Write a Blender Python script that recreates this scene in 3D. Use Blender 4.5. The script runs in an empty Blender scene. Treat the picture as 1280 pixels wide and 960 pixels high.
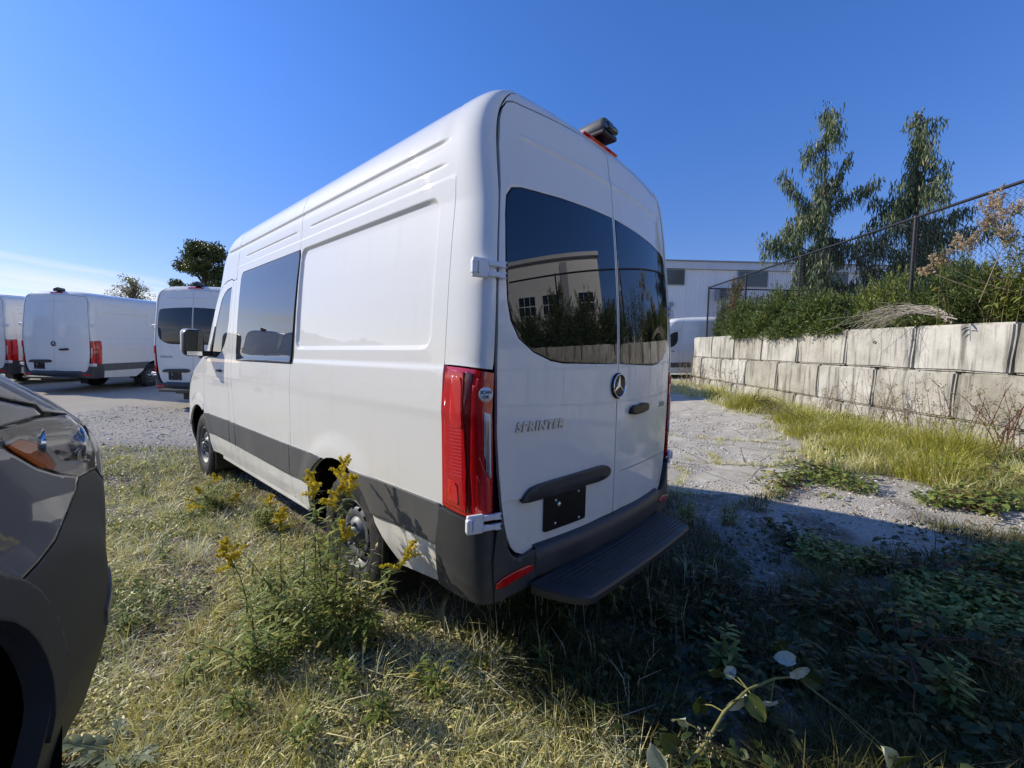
import bpy, bmesh, math, random
import numpy as np
from mathutils import Vector, Matrix, noise
from mathutils.geometry import delaunay_2d_cdt

scene = bpy.context.scene
COL = scene.collection
rng = np.random.default_rng(7)
random.seed(7)

# ---------------------------------------------------------------- camera
F_PX = 536.405
YAW, PITCH, ROLL = 0.827456, 0.054223, 0.02455
CAM = np.array([-2.2146, -1.2160, 1.4796])
FWD = np.array([math.sin(YAW) * math.cos(PITCH), math.cos(YAW) * math.cos(PITCH), -math.sin(PITCH)])
_r = np.array([math.cos(YAW), -math.sin(YAW), 0.0])
_u = np.cross(_r, FWD)
RGT = math.cos(ROLL) * _r + math.sin(ROLL) * _u
UPV = -math.sin(ROLL) * _r + math.cos(ROLL) * _u
cam_data = bpy.data.cameras.new('camera')
cam_data.sensor_width = 36.0
cam_data.lens = F_PX / 1280.0 * 36.0
cam_data.clip_start = 0.05
cam_data.clip_end = 3000.0
cam = bpy.data.objects.new('camera', cam_data)
M = Matrix(((RGT[0], UPV[0], -FWD[0], CAM[0]), (RGT[1], UPV[1], -FWD[1], CAM[1]), (RGT[2], UPV[2], -FWD[2], CAM[2]), (0, 0, 0, 1)))
cam.matrix_world = M
COL.objects.link(cam)
scene.camera = cam
LAT2 = np.array([math.cos(YAW), -math.sin(YAW)])      # ground axes along and across the viewing direction
DEP2 = np.array([math.sin(YAW), math.cos(YAW)])

def LD(lat, dep):
    p = CAM[:2] + lat * LAT2 + dep * DEP2
    return float(p[0]), float(p[1])

def to_LD(x, y):
    dx, dy = x - CAM[0], y - CAM[1]
    return dx * LAT2[0] + dy * LAT2[1], dx * DEP2[0] + dy * DEP2[1]

# ---------------------------------------------------------------- sky, sun, exposure
SUN = np.array([-0.42, 0.756, 0.503]); SUN /= np.linalg.norm(SUN)
SUN_EL = math.asin(SUN[2]); SUN_AZ = math.atan2(SUN[0], SUN[1])
world = bpy.data.worlds.new('World'); scene.world = world
world.use_nodes = True
wn, wl = world.node_tree.nodes, world.node_tree.links
wn.clear()
w_out = wn.new('ShaderNodeOutputWorld'); w_bg = wn.new('ShaderNodeBackground')
sky = wn.new('ShaderNodeTexSky'); sky.sky_type = 'NISHITA'; sky.sun_disc = False
sky.sun_elevation = SUN_EL; sky.sun_rotation = SUN_AZ
sky.altitude = 200; sky.air_density = 1.0; sky.dust_density = 0.25; sky.ozone_density = 4.0
w_bg.inputs['Strength'].default_value = 0.14
tc = wn.new('ShaderNodeTexCoord'); sep = wn.new('ShaderNodeSeparateXYZ')
wl.new(tc.outputs['Generated'], sep.inputs[0])
def wmath(op, a, b=None, c=None):
    n = wn.new('ShaderNodeMath'); n.operation = op
    for i, v in enumerate((a, b, c)):
        if v is None: continue
        if isinstance(v, (int, float)): n.inputs[i].default_value = v
        else: wl.new(v, n.inputs[i])
    return n.outputs[0]
# thin cirrus streaks low over the horizon: noise stretched along the azimuth
azim = wmath('ARCTAN2', sep.outputs[0], sep.outputs[1])
elev = wmath('ARCSINE', sep.outputs[2])
comb = wn.new('ShaderNodeCombineXYZ')
wl.new(wmath('MULTIPLY', azim, 2.6), comb.inputs[0])
wl.new(wmath('MULTIPLY', wmath('ADD', elev, wmath('MULTIPLY', azim, 0.055)), 27.0), comb.inputs[1])
nz = wn.new('ShaderNodeTexNoise'); nz.inputs['Scale'].default_value = 1.0; nz.inputs['Detail'].default_value = 7.0
nz.inputs['Roughness'].default_value = 0.55; nz.inputs['Distortion'].default_value = 0.35
wl.new(comb.outputs[0], nz.inputs['Vector'])
def wramp(v, lo, hi):
    n = wn.new('ShaderNodeMapRange'); n.interpolation_type = 'SMOOTHSTEP'
    n.inputs['From Min'].default_value = lo; n.inputs['From Max'].default_value = hi
    wl.new(v, n.inputs['Value']); return n.outputs[0]
band = wmath('MULTIPLY', wramp(elev, 0.035, 0.075), wmath('SUBTRACT', 1.0, wramp(elev, 0.095, 0.14)))
cl1 = wmath('MULTIPLY', wramp(nz.outputs['Fac'], 0.36, 0.62), band)
veil = wmath('MULTIPLY', wmath('SUBTRACT', 1.0, wramp(elev, 0.0, 0.11)), 0.26)
# one long contrail crossing the sky to the north
trail_c = wmath('ADD', 0.1360, wmath('MULTIPLY', wmath('ADD', azim, 0.02), -0.075))
trail_d = wmath('ABSOLUTE', wmath('SUBTRACT', elev, trail_c))
trail = wmath('MULTIPLY', wmath('SUBTRACT', 1.0, wramp(trail_d, 0.0, 0.009)), wramp(nz.outputs['Fac'], 0.3, 0.62))
trail = wmath('MULTIPLY', trail, wmath('SUBTRACT', 1.0, wramp(wmath('ABSOLUTE', wmath('ADD', azim, -0.02)), 0.10, 0.17)))
cloud = wmath('MINIMUM', wmath('ADD', wmath('MULTIPLY', cl1, 0.85), wmath('ADD', veil, wmath('MULTIPLY', trail, 0.42))), 0.9)
mixc = wn.new('ShaderNodeMix'); mixc.data_type = 'RGBA'
wl.new(cloud, mixc.inputs['Factor'])
hsv = wn.new('ShaderNodeHueSaturation'); hsv.inputs['Saturation'].default_value = 1.12; hsv.inputs['Hue'].default_value = 0.505
wl.new(sky.outputs[0], hsv.inputs['Color'])
gain = wn.new('ShaderNodeMix'); gain.data_type = 'RGBA'; gain.blend_type = 'MULTIPLY'; gain.inputs['Factor'].default_value = 1.0
grd = wn.new('ShaderNodeMix'); grd.data_type = 'RGBA'
grd.inputs['A'].default_value = (0.64, 0.56, 0.66, 1); grd.inputs['B'].default_value = (0.60, 0.80, 1.07, 1)
wl.new(wramp(elev, 0.0, 0.62), grd.inputs['Factor']); wl.new(grd.outputs['Result'], gain.inputs['B'])
wl.new(hsv.outputs[0], gain.inputs['A'])
wl.new(gain.outputs['Result'], mixc.inputs['A'])
mixc.inputs['B'].default_value = (4.6, 4.8, 5.1, 1)
wl.new(mixc.outputs['Result'], w_bg.inputs['Color'])
wl.new(w_bg.outputs[0], w_out.inputs[0])

sun_data = bpy.data.lights.new('sun', 'SUN')
sun_data.energy = 3.5; sun_data.angle = math.radians(0.53); sun_data.color = (1.0, 0.915, 0.76)
sun = bpy.data.objects.new('sun', sun_data)
sun.rotation_euler = Vector(SUN).to_track_quat('Z', 'Y').to_euler()
COL.objects.link(sun)

scene.view_settings.view_transform = 'Standard'
scene.view_settings.look = 'None'
scene.view_settings.exposure = 0.52
scene.view_settings.gamma = 1.0
scene.view_settings.use_curve_mapping = False
scene.render.engine = 'CYCLES'
scene.cycles.max_bounces = 7
scene.cycles.transparent_max_bounces = 12
scene.cycles.caustics_reflective = False
scene.cycles.caustics_refractive = False
scene.cycles.use_denoising = True

# ---------------------------------------------------------------- materials
def mat(name, color=(.5, .5, .5), rough=.5, metal=0, coat=0, spec=.5, ior=1.5, emis=None):
    m = bpy.data.materials.new(name); m.use_nodes = True
    b = m.node_tree.nodes['Principled BSDF']
    b.inputs['Base Color'].default_value = (*color, 1)
    b.inputs['Roughness'].default_value = rough
    b.inputs['Metallic'].default_value = metal
    b.inputs['IOR'].default_value = ior
    b.inputs['Coat Weight'].default_value = coat
    b.inputs['Coat Roughness'].default_value = .02
    b.inputs['Specular IOR Level'].default_value = spec
    return m

class N:
    """tiny node-tree builder"""
    def __init__(s, m):
        s.t = m.node_tree; s.n = s.t.nodes; s.l = s.t.links; s.b = s.n['Principled BSDF']
        s.geo = None
    def put(s, sock, v):
        if isinstance(v, (int, float)): sock.default_value = v
        elif isinstance(v, tuple): sock.default_value = (*v, 1) if len(v) == 3 and sock.type == 'RGBA' else v
        else: s.l.new(v, sock)
    def pos(s):
        if not s.geo: s.geo = s.n.new('ShaderNodeNewGeometry')
        return s.geo.outputs['Position']
    def obj(s):
        return s.n.new('ShaderNodeTexCoord').outputs['Object']
    def island(s):
        if not s.geo: s.geo = s.n.new('ShaderNodeNewGeometry')
        return s.geo.outputs['Random Per Island']
    def scale(s, v, k):
        m = s.n.new('ShaderNodeVectorMath'); m.operation = 'MULTIPLY'; s.l.new(v, m.inputs[0]); m.inputs[1].default_value = k; return m.outputs[0]
    def noise(s, v, sc, det=4, rough=.5, dist=0):
        n = s.n.new('ShaderNodeTexNoise'); s.l.new(v, n.inputs['Vector']); n.inputs['Scale'].default_value = sc
        n.inputs['Detail'].default_value = det; n.inputs['Roughness'].default_value = rough; n.inputs['Distortion'].default_value = dist
        return n.outputs['Fac']
    def voro(s, v, sc, feat='F1', out='Distance', rnd=1.0):
        n = s.n.new('ShaderNodeTexVoronoi'); n.feature = feat; s.l.new(v, n.inputs['Vector']); n.inputs['Scale'].default_value = sc
        n.inputs['Randomness'].default_value = rnd
        return n.outputs[out]
    def ramp(s, v, stops, interp='LINEAR'):
        n = s.n.new('ShaderNodeValToRGB'); s.l.new(v, n.inputs[0]); e = n.color_ramp.elements
        n.color_ramp.interpolation = interp
        while len(e) < len(stops): e.new(.5)
        for q, (p, c) in zip(e, stops):
            q.position = p; q.color = (*c, 1) if isinstance(c, tuple) else (c, c, c, 1)
        return n.outputs[0]
    def mix(s, f, a, b, mode='MIX'):
        n = s.n.new('ShaderNodeMix'); n.data_type = 'RGBA'; n.blend_type = mode
        s.put(n.inputs['Factor'], f); s.put(n.inputs['A'], a); s.put(n.inputs['B'], b); return n.outputs['Result']
    def math(s, op, a, b=0.0):
        n = s.n.new('ShaderNodeMath'); n.operation = op; s.put(n.inputs[0], a); s.put(n.inputs[1], b); return n.outputs[0]
    def map(s, v, a, b, c=0.0, d=1.0):
        n = s.n.new('ShaderNodeMapRange'); n.interpolation_type = 'SMOOTHSTEP'; s.l.new(v, n.inputs['Value'])
        for k, q in zip(('From Min', 'From Max', 'To Min', 'To Max'), (a, b, c, d)): n.inputs[k].default_value = q
        return n.outputs[0]
    def bump(s, h, strength=.3, dist=.02):
        n = s.n.new('ShaderNodeBump'); s.put(n.inputs['Height'], h); n.inputs['Strength'].default_value = strength; n.inputs['Distance'].default_value = dist
        s.l.new(n.outputs[0], s.b.inputs['Normal']); return n.outputs[0]
    def color(s, v): s.put(s.b.inputs['Base Color'], v)
    def rough(s, v): s.put(s.b.inputs['Roughness'], v)

def leafmat(name, stops, rough=.5, trans=.25, spec=.35):
    """foliage: a tone per leaf from a ramp, a little light through the blade"""
    m = mat(name, rough=rough, spec=spec); q = N(m)
    c = q.ramp(q.island(), stops)
    q.color(c)
    tr = q.n.new('ShaderNodeBsdfTranslucent'); q.l.new(q.mix(1.0, c, (1.0, 1.0, .55), 'MULTIPLY'), tr.inputs[0])
    mx = q.n.new('ShaderNodeMixShader'); mx.inputs[0].default_value = trans
    q.l.new(q.b.outputs[0], mx.inputs[1]); q.l.new(tr.outputs[0], mx.inputs[2])
    q.l.new(mx.outputs[0], q.n['Material Output'].inputs[0])
    return m

MT = {}
def paint(name, col, metallic=0.0, dirt=(.42, .38, .32), amt=.32):
    m = mat(name, col, .5, metallic, 1.0, spec=.04); q = N(m)
    p = q.obj()
    # road dust low on the body and faint streaks
    s = q.n.new('ShaderNodeSeparateXYZ'); q.l.new(p, s.inputs[0])
    low = q.map(s.outputs[2], .95, .35)
    n = q.noise(q.scale(p, (1, 1, .35)), 5.0, 5, .6)
    f = q.math('MULTIPLY', q.math('MULTIPLY', low, q.map(n, .38, .75)), amt)
    f2 = q.math('ADD', q.math('MULTIPLY', q.map(q.noise(p, 38, 3), .58, .8), .07), q.math('MULTIPLY', q.map(q.noise(q.scale(p, (1, 1, .12)), 11, 5, .6), .5, .75), .07 * amt / .32))
    q.color(q.mix(q.math('ADD', f, f2), (*col,), dirt))
    q.rough(.5)
    bp = q.n.new('ShaderNodeBump'); bp.inputs['Strength'].default_value = .5; bp.inputs['Distance'].default_value = .0022
    q.l.new(q.math('ADD', q.noise(q.scale(p, (1, .7, 1)), 2.6, 2), q.math('MULTIPLY', q.noise(p, 190, 2), .003)), bp.inputs['Height']); q.l.new(bp.outputs[0], q.b.inputs['Coat Normal'])
    q.put(q.b.inputs['Coat Roughness'], q.math('ADD', q.math('MULTIPLY', f, .5), .012))
    return m
MT['white'] = paint('white_paint', (.79, .775, .715))
MT['grey'] = paint('grey_paint', (.155, .166, .186), .0, (.16, .155, .145), .06)
def plastic():
    m = mat('dark_plastic', (.045, .047, .05), .5, spec=.45); q = N(m); p = q.obj()
    q.bump(q.noise(p, 900, 2), .12, .002)
    s = q.n.new('ShaderNodeSeparateXYZ'); q.l.new(p, s.inputs[0])
    d = q.math('MULTIPLY', q.map(q.noise(p, 6, 5, .6), .4, .75), q.map(s.outputs[2], 1.0, .3))
    q.color(q.mix(q.math('MULTIPLY', d, .35), (.048, .050, .053), (.16, .145, .12)))
    q.rough(q.math('ADD', .42, q.math('MULTIPLY', d, .25)))
    return m
MT['plastic'] = plastic()
MT['bumper'] = mat('grey_van_bumper_plastic', (.050, .054, .062), .55, spec=.25)
MT['trim'] = mat('side_trim_plastic', (.085, .088, .09), .46, spec=.5)
q = N(MT['trim']); p = q.obj(); q.bump(q.noise(p, 900, 2), .1, .002)
q.color(q.mix(q.math('MULTIPLY', q.map(q.noise(q.scale(p, (1, 1, .3)), 4, 5, .6), .35, .75), .3), (.088, .09, .092), (.2, .185, .16)))
MT['black'] = mat('black_plastic', (.012, .012, .013), .45)
MT['plate'] = mat('black_plate', (.006, .006, .007), .35)
MT['void'] = mat('dark_cavity', (.006, .006, .006), .9, spec=.1)
MT['under'] = mat('underbody', (.02, .02, .02), .8)
MT['glass'] = mat('tinted_glass', (.004, .005, .008), .0, ior=1.68, spec=.5)
MT['cabglass'] = mat('cab_glass', (.025, .034, .036), .0, ior=1.95)
MT['sideglass'] = mat('side_tinted_glass', (.02, .024, .03), .0, ior=2.1)
MT['chrome'] = mat('chrome', (.75, .75, .76), .12, 1.0)
MT['badge'] = mat('badge_silver', (.50, .51, .53), .35, .5)
MT['silver'] = mat('wheel_silver', (.12, .122, .125), .5, .2)
def tyremat():
    m = mat('tyre_rubber', (.022, .022, .023), .72, spec=.3); q = N(m); p = q.obj()
    q.color(q.mix(q.map(q.noise(p, 14, 5, .6), .45, .75), (.02, .02, .021), (.085, .078, .066)))
    return m
MT['tyre'] = tyremat()
MT['red'] = mat('red_lens', (.55, .006, .008), .08, coat=1.0)
MT['redbright'] = mat('bright_red_lens', (.68, .018, .016), .1, coat=1.0)
MT['reddark'] = mat('dark_red_lens', (.075, .002, .004), .08, coat=1.0)
MT['clearlens'] = mat('clear_reverse_lens', (.62, .62, .64), .2, 0, coat=1.0)
MT['amber'] = mat('amber_lens', (.80, .20, .05), .25, coat=.5)
MT['screw'] = mat('screw_metal', (.75, .75, .74), .3, .8)
MT['whiteplastic'] = mat('white_plastic', (.72, .73, .75), .35, coat=.4)
MT['sticker'] = mat('white_sticker', (.8, .8, .8), .5)
MT['ink'] = mat('dark_ink', (.01, .015, .05), .6)
def lensglass():
    m = mat('headlamp_lens', (.9, .92, .93), .02); q = N(m)
    fr = q.n.new('ShaderNodeFresnel'); fr.inputs[0].default_value = 1.45
    tr = q.n.new('ShaderNodeBsdfTransparent'); tr.inputs[0].default_value = (.95, .96, .96, 1)
    gl = q.n.new('ShaderNodeBsdfGlossy'); gl.inputs['Roughness'].default_value = .02; gl.inputs[0].default_value = (.95, .96, .97, 1)
    mx = q.n.new('ShaderNodeMixShader'); q.l.new(fr.outputs[0], mx.inputs[0]); q.l.new(tr.outputs[0], mx.inputs[1]); q.l.new(gl.outputs[0], mx.inputs[2])
    q.l.new(mx.outputs[0], q.n['Material Output'].inputs[0])
    return m
MT['lens'] = lensglass()

# ---------------------------------------------------------------- object helpers
def link(o, parent=None):
    COL.objects.link(o)
    if parent is not None: o.parent = parent
    return o

def obj(name, me, m=None, parent=None, kind=None, label=None, cat=None, group=None):
    o = bpy.data.objects.new(name, me)
    if m is not None:
        me.materials.clear(); me.materials.append(m if not isinstance(m, str) else MT[m])
    link(o, parent)
    for k, v in (('kind', kind), ('label', label), ('category', cat), ('group', group)):
        if v: o[k] = v
    return o

def thing(name, label, cat, loc=(0, 0, 0), rz=0.0, group=None):
    o = bpy.data.objects.new(name, None); link(o)
    o.empty_display_size = .2
    o.location = loc; o.rotation_euler = (0, 0, rz); o['label'] = label; o['category'] = cat
    if group: o['group'] = group
    return o

def fast_mesh(name, V, FL, smooth=False):
    """V (n,3), FL list of arrays of faces, each (m,k)"""
    me = bpy.data.meshes.new(name)
    V = np.asarray(V, dtype=np.float32)
    if not isinstance(FL, list): FL = [FL]
    FL = [np.asarray(f, dtype=np.int32) for f in FL if len(f)]
    nl = sum(f.size for f in FL); nf = sum(len(f) for f in FL)
    me.vertices.add(len(V)); me.vertices.foreach_set('co', V.ravel())
    me.loops.add(nl); me.polygons.add(nf)
    me.loops.foreach_set('vertex_index', np.concatenate([f.ravel() for f in FL]))
    tot = np.concatenate([np.full(len(f), f.shape[1], dtype=np.int32) for f in FL])
    st = np.concatenate([[0], np.cumsum(tot)[:-1]]).astype(np.int32)
    me.polygons.foreach_set('loop_start', st); me.polygons.foreach_set('loop_total', tot)
    if smooth: me.polygons.foreach_set('use_smooth', np.ones(nf, dtype=bool))
    me.update(calc_edges=True); me.validate()
    return me

def bm_mesh(bm, name='m', smooth=False):
    bmesh.ops.recalc_face_normals(bm, faces=bm.faces)
    me = bpy.data.meshes.new(name); bm.to_mesh(me); bm.free()
    if smooth:
        for p in me.polygons: p.use_smooth = True
    return me

def box_bm(bm, c, s, rot=None, bev=0.0, seg=2):
    r = bmesh.ops.create_cube(bm, size=1.0)
    vs = r['verts']
    for v in vs: v.co = Vector((v.co.x * s[0], v.co.y * s[1], v.co.z * s[2]))
    if bev > 0:
        es = list({e for v in vs for e in v.link_edges})
        rr = bmesh.ops.bevel(bm, geom=es, offset=bev, segments=seg, affect='EDGES', profile=.5)
        vs = list({v for f in rr['faces'] for v in f.verts} | {v for v in vs if v.is_valid})
    for v in vs:
        co = v.co.copy()
        if rot is not None: co = rot @ co
        v.co = co + Vector(c)
    return vs

def box(c, s, rot=None, bev=0.0, seg=2, smooth=False):
    bm = bmesh.new(); box_bm(bm, c, s, rot, bev, seg); return bm_mesh(bm, 'box', smooth)

def tube_np(pts, rads, n=6, cap=True):
    """vertices and quads of a swept tube"""
    P = np.asarray(pts, float); k = len(P)
    if isinstance(rads, (int, float)): rads = [rads] * k
    V = []
    T = np.gradient(P, axis=0); T /= np.linalg.norm(T, axis=1)[:, None] + 1e-9
    ref = np.array([0.13, .31, .94])
    if abs(T[0] @ ref) > .9: ref = np.array([1., 0, 0])
    for i in range(k):
        a = np.cross(T[i], ref); a /= np.linalg.norm(a) + 1e-9; b = np.cross(T[i], a)
        for j in range(n):
            t = 2 * math.pi * j / n
            V.append(P[i] + rads[i] * (a * math.cos(t) + b * math.sin(t)))
    Fq = [(i * n + j, i * n + (j + 1) % n, (i + 1) * n + (j + 1) % n, (i + 1) * n + j) for i in range(k - 1) for j in range(n)]
    return np.array(V), np.array(Fq, dtype=np.int32)

class Acc:
    """collects pieces of one mesh"""
    def __init__(s): s.V = []; s.Q = []; s.T = []; s.n = 0
    def add(s, V, Q=None, T=None):
        V = np.asarray(V, float).reshape(-1, 3); s.V.append(V)
        if Q is not None and len(Q): s.Q.append(np.asarray(Q, dtype=np.int32) + s.n)
        if T is not None and len(T): s.T.append(np.asarray(T, dtype=np.int32) + s.n)
        s.n += len(V)
    def tube(s, pts, rads, n=6):
        V, Q = tube_np(pts, rads, n); s.add(V, Q)
    def mesh(s, name='m', smooth=False):
        fl = []
        if s.Q: fl.append(np.concatenate(s.Q))
        if s.T: fl.append(np.concatenate(s.T))
        return fast_mesh(name, np.concatenate(s.V), fl, smooth)

def lathe(profile, n=48, axis='X'):
    """profile: list of (axial, radius)"""
    V = []; Q = []
    k = len(profile)
    for j in range(n):
        t = 2 * math.pi * j / n
        for a, r in profile:
            V.append((a, r * math.cos(t), r * math.sin(t)) if axis == 'X' else (r * math.cos(t), r * math.sin(t), a))
    for j in range(n):
        for i in range(k - 1):
            Q.append((j * k + i, j * k + i + 1, ((j + 1) % n) * k + i + 1, ((j + 1) % n) * k + i))
    return np.array(V), np.array(Q, dtype=np.int32)

def rrect(x0, x1, z0, z1, r, n=5):
    out = []
    for cx, cz, a0 in ((x1 - r, z1 - r, 0), (x0 + r, z1 - r, 90), (x0 + r, z0 + r, 180), (x1 - r, z0 + r, 270)):
        for i in range(n + 1):
            a = math.radians(a0 + 90 * i / n); out.append((cx + r * math.cos(a), cz + r * math.sin(a)))
    return out

def smooth_poly(pts, it=2):
    P = [np.array(p, float) for p in pts]
    for _ in range(it):
        Qn = []
        for i in range(len(P)):
            a, b = P[i], P[(i + 1) % len(P)]
            Qn += [a * .75 + b * .25, a * .25 + b * .75]
        P = Qn
    return [tuple(p) for p in P]

def inside(poly, X, Y):
    poly = np.asarray(poly, float); r = np.zeros(len(X), bool)
    x0, y0 = poly[:, 0], poly[:, 1]; x1, y1 = np.roll(x0, -1), np.roll(y0, -1)
    for a, b, c, d in zip(x0, y0, x1, y1):
        if b == d: continue
        cond = ((b > Y) != (d > Y)) & (X < (c - a) * (Y - b) / (d - b) + a)
        r ^= cond
    return r

def dens(poly, step):
    out = []
    n = len(poly)
    for i in range(n):
        a, b = np.array(poly[i], float), np.array(poly[(i + 1) % n], float)
        k = max(1, int(np.linalg.norm(b - a) / step))
        for j in range(k): out.append(tuple(a + (b - a) * j / k))
    return out

def edge_dist(poly, X, Y):
    P = np.asarray(poly, float); d = np.full(len(X), 9e9)
    for a, b in zip(P, np.roll(P, -1, axis=0)):
        ab = b - a; L = ab @ ab + 1e-12
        t = np.clip(((X - a[0]) * ab[0] + (Y - a[1]) * ab[1]) / L, 0, 1)
        d = np.minimum(d, np.hypot(X - a[0] - t * ab[0], Y - a[1] - t * ab[1]))
    return d

CENTER = np.array([0, 2.9, 1.2])
def patch(func, poly, holes=(), us=None, vs=None, depth=.02, step=.03, off=0.0, center=CENTER, name='patch', roll=.0):
    """curved panel: polygon in (u,v) triangulated finely, mapped by func, exact normals, a turned-in rim"""
    poly = dens(poly, step); holes = [dens(h, step) for h in holes]
    P = np.asarray(poly)
    if us is None: us = np.arange(P[:, 0].min() + step / 2, P[:, 0].max(), step)
    if vs is None: vs = np.arange(P[:, 1].min() + step / 2, P[:, 1].max(), step)
    us = np.asarray(us); vs = np.asarray(vs)
    us = us[(us > P[:, 0].min()) & (us < P[:, 0].max())]; vs = vs[(vs > P[:, 1].min()) & (vs < P[:, 1].max())]
    U, Vv = np.meshgrid(us, vs); U, Vv = U.ravel(), Vv.ravel()
    k = inside(poly, U, Vv)
    for h in holes: k &= ~inside(h, U, Vv)
    if len(U):
        du = .25 * min(step, (np.diff(us).min() if len(us) > 1 else step), (np.diff(vs).min() if len(vs) > 1 else step)) + 1e-4
        ins = .007 if roll > 0 else 0
        for lp in [poly] + holes: k &= edge_dist(lp, U, Vv) > max(du, ins * 1.6)
        U, Vv = U[k], Vv[k]; k = np.ones(len(U), bool)
        if ins:     # a second ring just inside the edge keeps the rounded-edge shading narrow
            for lp in [poly] + holes:
                A = np.asarray(lp, float); T_ = np.roll(A, -1, axis=0) - np.roll(A, 1, axis=0); T_ /= np.linalg.norm(T_, axis=1)[:, None] + 1e-12
                for sg in (1, -1):
                    B_ = A + sg * ins * np.stack([-T_[:, 1], T_[:, 0]], 1); kk_ = inside(poly, B_[:, 0], B_[:, 1])
                    for h in holes: kk_ &= ~inside(h, B_[:, 0], B_[:, 1])
                    for l2 in [poly] + holes: kk_ &= edge_dist(l2, B_[:, 0], B_[:, 1]) > ins * .8
                    U = np.concatenate([U, B_[kk_, 0]]); Vv = np.concatenate([Vv, B_[kk_, 1]])
            k = np.ones(len(U), bool)
    pts = []; edges = []
    for lp in [poly] + holes:
        b = len(pts); pts += [tuple(p) for p in lp]
        edges += [(b + i, b + (i + 1) % len(lp)) for i in range(len(lp))]
    pts += list(zip(U[k], Vv[k]))
    rv, re, rf, *_ = delaunay_2d_cdt([Vector(p) for p in pts], edges, [], 0, 1e-7)
    uv = np.array([tuple(v) for v in rv]); T = np.array([f for f in rf if len(f) == 3], dtype=np.int32)
    c = uv[T].mean(axis=1)
    kk = inside(poly, c[:, 0], c[:, 1])
    for h in holes: kk &= ~inside(h, c[:, 0], c[:, 1])
    T = T[kk]
    eu = 1.5e-3
    X = np.array([func(u, v) for u, v in uv], float)
    Du = np.array([func(u + eu, v) for u, v in uv]) - np.array([func(u - eu, v) for u, v in uv])
    Dv = np.array([func(u, v + eu) for u, v in uv]) - np.array([func(u, v - eu) for u, v in uv])
    Nn = np.cross(Du, Dv); Nn /= np.linalg.norm(Nn, axis=1)[:, None] + 1e-12
    if (Nn * (X - center)).sum() < 0: Nn = -Nn
    X = X + Nn * off
    # winding
    fn = np.cross(X[T[:, 1]] - X[T[:, 0]], X[T[:, 2]] - X[T[:, 0]])
    flip = (fn * Nn[T].mean(axis=1)).sum(axis=1) < 0
    T[flip] = T[flip][:, ::-1]
    V = [X]; NV = [Nn]; nT = [T]; n0 = len(X); Q = []
    if depth > 0:
        # boundary edges = used once
        E = np.concatenate([T[:, [0, 1]], T[:, [1, 2]], T[:, [2, 0]]])
        key = np.sort(E, axis=1); _, inv, cnt = np.unique(key, axis=0, return_inverse=True, return_counts=True)
        B = E[cnt[inv.ravel()] == 1]
        used = np.unique(B); mp = {v: i for i, v in enumerate(used)}
        tn = np.zeros((len(used), 3))
        for a, b in B:
            e = np.cross(X[b] - X[a], Nn[a]); e /= np.linalg.norm(e) + 1e-12
            tn[mp[a]] += e; tn[mp[b]] += e
        tn /= np.linalg.norm(tn, axis=1)[:, None] + 1e-12
        r1 = X[used]; r2 = X[used] - Nn[used] * depth
        if roll > 0:
            NV[0] = Nn.copy(); NV[0][used] = Nn[used] * (1 - roll) + tn * roll
        V += [r1, r2]; NV += [tn, tn]
        m = len(used)
        for a, b in B: Q.append((n0 + mp[b], n0 + mp[a], n0 + m + mp[a], n0 + m + mp[b]))
    V = np.concatenate(V); NV = np.concatenate(NV)
    NV /= np.linalg.norm(NV, axis=1)[:, None] + 1e-12
    me = bpy.data.meshes.new(name)
    me.from_pydata([tuple(v) for v in V], [], [tuple(t) for t in T] + Q)
    for p in me.polygons: p.use_smooth = True
    me.normals_split_custom_set_from_vertices([tuple(n) for n in NV])
    return me

def text_mesh(body, size, depth=.002, shear=0.0, bold=0.0, spacing=1.0):
    cu = bpy.data.curves.new('txt', 'FONT'); cu.body = body; cu.size = size; cu.extrude = depth; cu.shear = shear
    cu.align_x = 'CENTER'; cu.align_y = 'CENTER'; cu.offset = bold; cu.space_character = spacing; cu.resolution_u = 3
    o = bpy.data.objects.new('txt', cu); COL.objects.link(o)
    bpy.context.view_layer.update()
    me = bpy.data.meshes.new_from_object(o.evaluated_get(bpy.context.evaluated_depsgraph_get()))
    bpy.data.objects.remove(o); bpy.data.curves.remove(cu)
    return me

def map_flat(me, func, u0, v0, off, mirror=False):
    """wrap a flat mesh (x,y,z) on a surface func(u,v) at u0,v0"""
    e = 1e-3
    for v in me.vertices:
        u, w = u0 + v.co.x * (-1 if mirror else 1), v0 + v.co.y
        p = np.array(func(u, w)); du = np.array(func(u + e, w)) - p; dv = np.array(func(u, w + e)) - p
        n = np.cross(du, dv); n /= np.linalg.norm(n)
        if n @ (p - CENTER) < 0: n = -n
        v.co = Vector(p + n * (off + v.co.z))
    me.update()
    return me

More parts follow.
